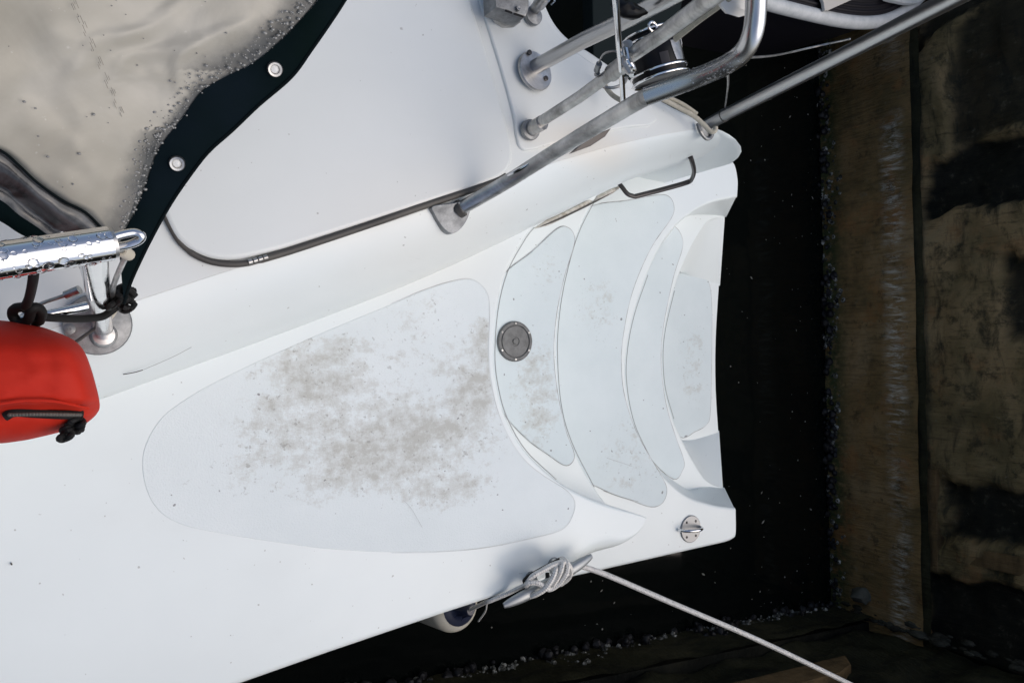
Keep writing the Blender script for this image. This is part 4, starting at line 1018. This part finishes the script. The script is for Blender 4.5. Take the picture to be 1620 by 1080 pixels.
rnd = random.Random(3)
for k in range(13):
    c0 = (192 + rnd.uniform(-13, 12), 466 + rnd.uniform(-18, 18), 1.20 + rnd.uniform(0, .03))
    lp = [(c0[0] + 12 * math.cos(a) * rnd.uniform(.7, 1.2), c0[1] + 9 * math.sin(a + k), c0[2] + .012 * math.sin(2 * a)) for a in np.linspace(0, 6, 8)]
    mb.tube([P(*q) for q in cr(lp, 3)], .0036, 8)
tag(mb.build('black_lashing', M['black_cord']), 'black cord lashing knotted round the gate post and rod', 'cord')

# ------------------------------------------------------------------ red bag hung on the left
bagE = empty('red_bag', P(20, 620, 1.1), 'red fabric bag with black zip, hung at the left edge', 'bag')
prof_b = [(510, 1.20), (507, 1.30), (520, 1.36), (550, 1.395), (590, 1.405), (620, 1.402), (636, 1.395), (645, 1.375), (652, 1.360), (658, 1.356), (668, 1.352), (682, 1.34), (695, 1.315), (701, 1.27), (700, 1.18)]
def bag_pt(s, j):
    """s 0..1 from far left to the rounded end, j index of the profile"""
    v, z = prof_b[j]
    uend, vend = [(66, 521), (66, 517), (110, 534), (131, 552), (144, 582), (154, 618), (157, 632), (158, 641), (157, 648), (154, 653), (149, 659), (140, 667), (128, 674), (104, 681), (98, 682)][j]
    u = -340 + (uend + 340) * s
    v2 = v + ((vend - v) * max(0, u / uend) ** 1.4 if u > 0 else (vend - v) * 0.35 * u / uend * .5)
    e = max(0.0, (s - 0.90) / 0.10)
    return u, v2, z - 0.045 * e ** 3
mb = MB(); rows = []
S_ = [0, .3, .5, .6, .65, .69, .72, .75, .78, .80, .82, .84, .86, .875, .89, .92, .94, .96, .975, .99, 1.0]
for s in S_:
    pp = [bag_pt(s, j) for j in range(len(prof_b))]; rows.append([P(*q) + Vector((0, 0, .0035 * noise.noise(Vector((q[0] * .03, q[1] * .05, 4))) + .002 * noise.noise(Vector((q[0] * .08, q[1] * .1, 7))))) for q in cr(pp, 4)])
rows.append([q + Vector((0.0, 0, -0.03)) + (Vector((bagE.location.x, bagE.location.y, q.z)) - q) * .06 for q in rows[-1]])
mb.grid(rows)
mb.add(rows[-1], [tuple(range(len(rows[-1])))])
mb.build('bag_shell', M['red_cover'], bagE, sharp=60)
mb = MB(); zp = [(8, 659, 1.362), (24, 652, 1.366), (60, 654, 1.366), (100, 656, 1.362), (130, 655, 1.352)]
mb.tube([P(*q) for q in cr(zp, 6)], 0.0052, 10, flat=.7); mb.build('zip', M['black_cord'], bagE)
mb = MB()
zz = [P(*q) for q in resample(cr([(16, 656, 1.369), (60, 655, 1.371), (126, 656, 1.361)], 6), 22)]
for q in zz: mb.dome(q, (0, -.3, 1), .0028, .002, 6)
zo = mb.build('zip_teeth', M['rubber'], bagE)
mb = MB()
rk = random.Random(6)
for k in range(8):
    c0 = (121 - k * 2.2 + rk.uniform(-4, 4), 668 + k * 3.2, 1.348 + rk.uniform(-.004, .006))
    lp = [(c0[0] + 9.5 * math.cos(a) * rk.uniform(.8, 1.15), c0[1] + 5.5 * math.sin(a + k * .8), c0[2] + .007 * math.sin(2 * a + k)) for a in np.linspace(0, 6, 9)]
    mb.tube([P(*q) for q in cr(lp, 3)], .0034, 8)
mb.tube([P(*q) for q in cr([(112, 684, 1.34), (106, 692, 1.335), (98, 695, 1.335), (94, 693, 1.335)], 3)], .0036, 8)
mb.build('zip_pull', M['black_cord'], bagE)
for s_ in ([(-10, 640, 1.402), (40, 633, 1.404), (90, 635, 1.400), (140, 646, 1.372)],):
    mb = MB(); mb.tube([P(*q) for q in cr(s_, 6)], .0016, 6); mb.build('piping', M['red_cover'], bagE)

# ------------------------------------------------------------------ canvas enclosure with its vinyl window, top left
cv = empty('canvas_curtain', P(190, 420, 1.25), 'dark green canvas curtain with a wet beige vinyl window', 'curtain')
def zc_(u, v):
    d = (470 - v) * 0.00055 + max(0, 250 - u) * 0.0002
    return 1.27 + 0.20 * min(1.2, max(0, d * 3))
def warp(u, v, amp):
    return amp * noise.noise(Vector((u * .009, v * .009, 1.7))) + amp * .14 * noise.noise(Vector((u * .03, v * .03, 8)))
outer = cr([(620, -130), (575, -50), (546, 0), (524, 34), (492, 80), (461, 122), (410, 166), (368, 206), (330, 240), (300, 278), (270, 322), (243, 370), (222, 412), (206, 448), (196, 480)], 5)
inner = cr([(585, -130), (535, -50), (503, 0), (470, 38), (440, 68), (400, 100), (352, 124), (318, 146), (286, 190), (262, 220), (245, 250), (232, 290), (216, 330), (200, 362), (188, 392)], 5)
def canv(u, v, dz=0, amp=.008): return P(u, v, zc_(u, v) + warp(u, v, amp) + dz)
mb = MB(); rows = []
for a, b in zip(outer, inner):
    rows.append([canv(*(a + (b - a) * (k / 8))) + Vector((0, 0, .004 * math.sin(k / 8 * math.pi))) for k in range(9)])
mb.grid(rows); rows2 = [[q + Vector((0, 0, -.003)) for q in r] for r in rows]; mb.grid(rows2); mb.grid([[r[0] for r in rows], [r[0] for r in rows2]])
mb.build('border', M['dark_canvas'], cv, sharp=None, fix=False)
mb = MB(); mb.tube([canv(*a, .0005) for a in outer], .0022, 8); mb.build('hem', M['canvas_hem'], cv)
# window
lower = cr([(-420, 40), (-200, 150), (-60, 214), (0, 238), (30, 262), (60, 290), (100, 318), (135, 336), (162, 362), (178, 388)], 8)[::-1]
NI = 130
ia = resample([np.array(q) for q in inner[::-1]] + [np.array([800., -420.])], NI); lb = resample(lower, NI)
CREASES = [([(151, 58), (197, 54), (232, 42), (290, -4), (330, -40)], .0075, 9), ([(102, 132), (118, 104), (141, 72), (151, 58)], .006, 9), ([(180, 132), (188, 102), (204, 86), (246, 80), (338, 52), (400, 30)], .007, 8),
           ([(283, 146), (277, 112), (279, 92), (296, 78), (330, 62)], .007, 6), ([(102, 132), (122, 172), (138, 210)], .004, 10), ([(198, 92), (212, 112), (228, 128)], .004, 6), ([(30, 150), (70, 190), (120, 230), (140, 262)], .004, 12), ([(60, 40), (100, 60), (151, 58)], .0035, 12), ([(225, 128), (250, 112), (283, 146)], .0035, 8)]
CREASES = [(np.array(cr(p_, 5)), h_, w_) for p_, h_, w_ in CREASES]
def crease(u, v):
    z = 0.0
    for p_, h_, w_ in CREASES:
        d = np.sqrt(((p_ - np.array([u, v])) ** 2).sum(1)); k = d.argmin(); f = min(1, (min(k, len(p_) - 1 - k) + 1) / 5)
        # a crease is sharp on one side and soft on the other
        sd_ = 1 if (k + 1 < len(p_) and np.cross(p_[k + 1] - p_[k], np.array([u, v]) - p_[k]) > 0) else 0.45
        z += 0.62 * h_ * f * math.exp(-(d[k] / (w_ * (2.2 if sd_ == 1 else 1.0))) ** 2)
    return z
mb = MB(); rows = []; att = []
K = 60
for a, b in zip(ia, lb):
    row = []
    for k in range(K + 1):
        t = (k / K) ** 1.3; q = a + (b - a) * t
        fold = 0.005 * noise.noise(Vector((q[0] * .008 + q[1] * .004, q[1] * .011, 5.5))) + .0012 * noise.noise(Vector((q[0] * .022, q[1] * .022, 2.5))) + crease(*q)
        row.append(canv(q[0], q[1], -.002 + fold * min(1, t * 8)))
        dpx = min(np.linalg.norm(q - p_) for p_ in ia[:90:2]); d2 = np.linalg.norm(q - b)
        wd = 66 if q[1] < 112 else (26 if q[1] < 205 else 60)
        att.append(max(0, 1 - dpx / wd, 1 - d2 / 16))
    rows.append(row)
mb.grid(rows); mb.attr['margin'] = att
win = mb.build('vinyl_window', M['beige_vinyl'], cv, sharp=None, fix=False)
def win_z(u, v): return 0.0015 + crease(u, v) * .8
mb = MB(); rs = random.Random(2)
for off in (-4, -1.5, 1, 3.5):        # worn parallel scuffs across the window
    q = resample([(112, -6), (141, 60), (176, 141), (200, 198)], 60); k = rs.randrange(4)
    while k < 56:
        l = rs.randrange(2, 6); sg = [canv(p_[0] + off, p_[1] - off * .4, .0036 + crease(*p_)) for p_ in q[k:k + l]]
        if len(sg) > 1: mb.tube(sg, .00022, 4)
        k += l + rs.randrange(1, 6)
so = mb.build('scuff', M['vinyl_scuff'], cv, sharp=None); so['kind'] = 'stuff'
# smoky lower strip and its black edging
lo1 = cr([(-420, 40), (-200, 150), (-60, 214), (0, 238), (30, 262), (60, 290), (100, 318), (135, 336), (160, 360)], 5)
lo2 = cr([(-420, 130), (-200, 232), (-60, 288), (0, 316), (30, 340), (60, 360), (90, 382), (120, 396), (150, 402)], 5)
lo3 = cr([(-420, 170), (-200, 268), (-60, 322), (0, 350), (28, 368), (54, 382), (80, 402), (106, 416), (140, 426)], 5)
mb = MB(); mb.grid([[canv(*(a + (b - a) * k / 6), -.004 + .006 * math.sin(k)) for k in range(7)] for a, b in zip(lo1, lo2)]); mb.build('clear_strip', M['smoky_vinyl'], cv, sharp=None, fix=False)
mb = MB(); mb.grid([[canv(*(a + (b - a) * k / 4), .002 + .004 * math.sin(k / 4 * math.pi)) for k in range(5)] for a, b in zip(lo2, lo3)]); mb.build('lower_edging', M['dark_canvas'], cv, sharp=None, fix=False)
mb = MB(); mb.tube([canv(*a, .001) for a in lo1], .0016, 8); mb.build('seam', M['canvas_hem'], cv)
for u, v in ((435, 110), (280, 259)):
    c = canv(u, v, .006); c2 = canv(u + 6, v, .006); c3 = canv(u, v - 6, .006); ax_ = (c2 - c).cross(c3 - c).normalized()
    ax_ = ax_ if ax_.z > 0 else -ax_
    mb = MB(); mb.lathe(c, ax_, [(.0098, -.003), (.0098, .0005), (.0085, .0022), (.0062, .0020), (.0052, -.0005)], 24); ey = mb.build('eyelet', M['weathered_steel'], cv)
    mb = MB(); mb.lathe(c, ax_, [(.0052, -.001), (.004, -.0002), (0, 0)], 16); mb.build('eyelet_stud', M['white_paint'], ey)
# drops along the window's edge
rnd = random.Random(9); mb = MB(); random.seed(9)
for _ in range(620):
    i = rnd.random(); q = np.array(inner[int(i * (len(inner) - 1))]); off = abs(rnd.gauss(0, 17)) + 2
    u, v = q[0] - off * .75 + rnd.uniform(-4, 4), q[1] - off * .55 + rnd.uniform(-4, 4)
    if u < 190 or v < -40: continue
    r_ = .0005 + .0017 * rnd.random() ** 2.6
    mb.dome(canv(u, v, win_z(u, v)), (0, 0, 1), r_, r_ * .6, 7)
for _ in range(50):
    u, v = rnd.uniform(0, 430), rnd.uniform(0, 340)
    if u + 1.0 * v > 480 or v > 230 + u * .7: continue
    r_ = .0006 + .0012 * rnd.random() ** 3
    mb.dome(canv(u, v, win_z(u, v) + .001), (0, 0, 1), r_, r_ * .6, 7)
o = mb.build('water_drops', M['film_drop'], cv, sharp=None); o['kind'] = 'stuff'

# internal bookkeeping key is not needed any more
for o in bpy.data.objects:
    if '_b' in o: del o['_b']
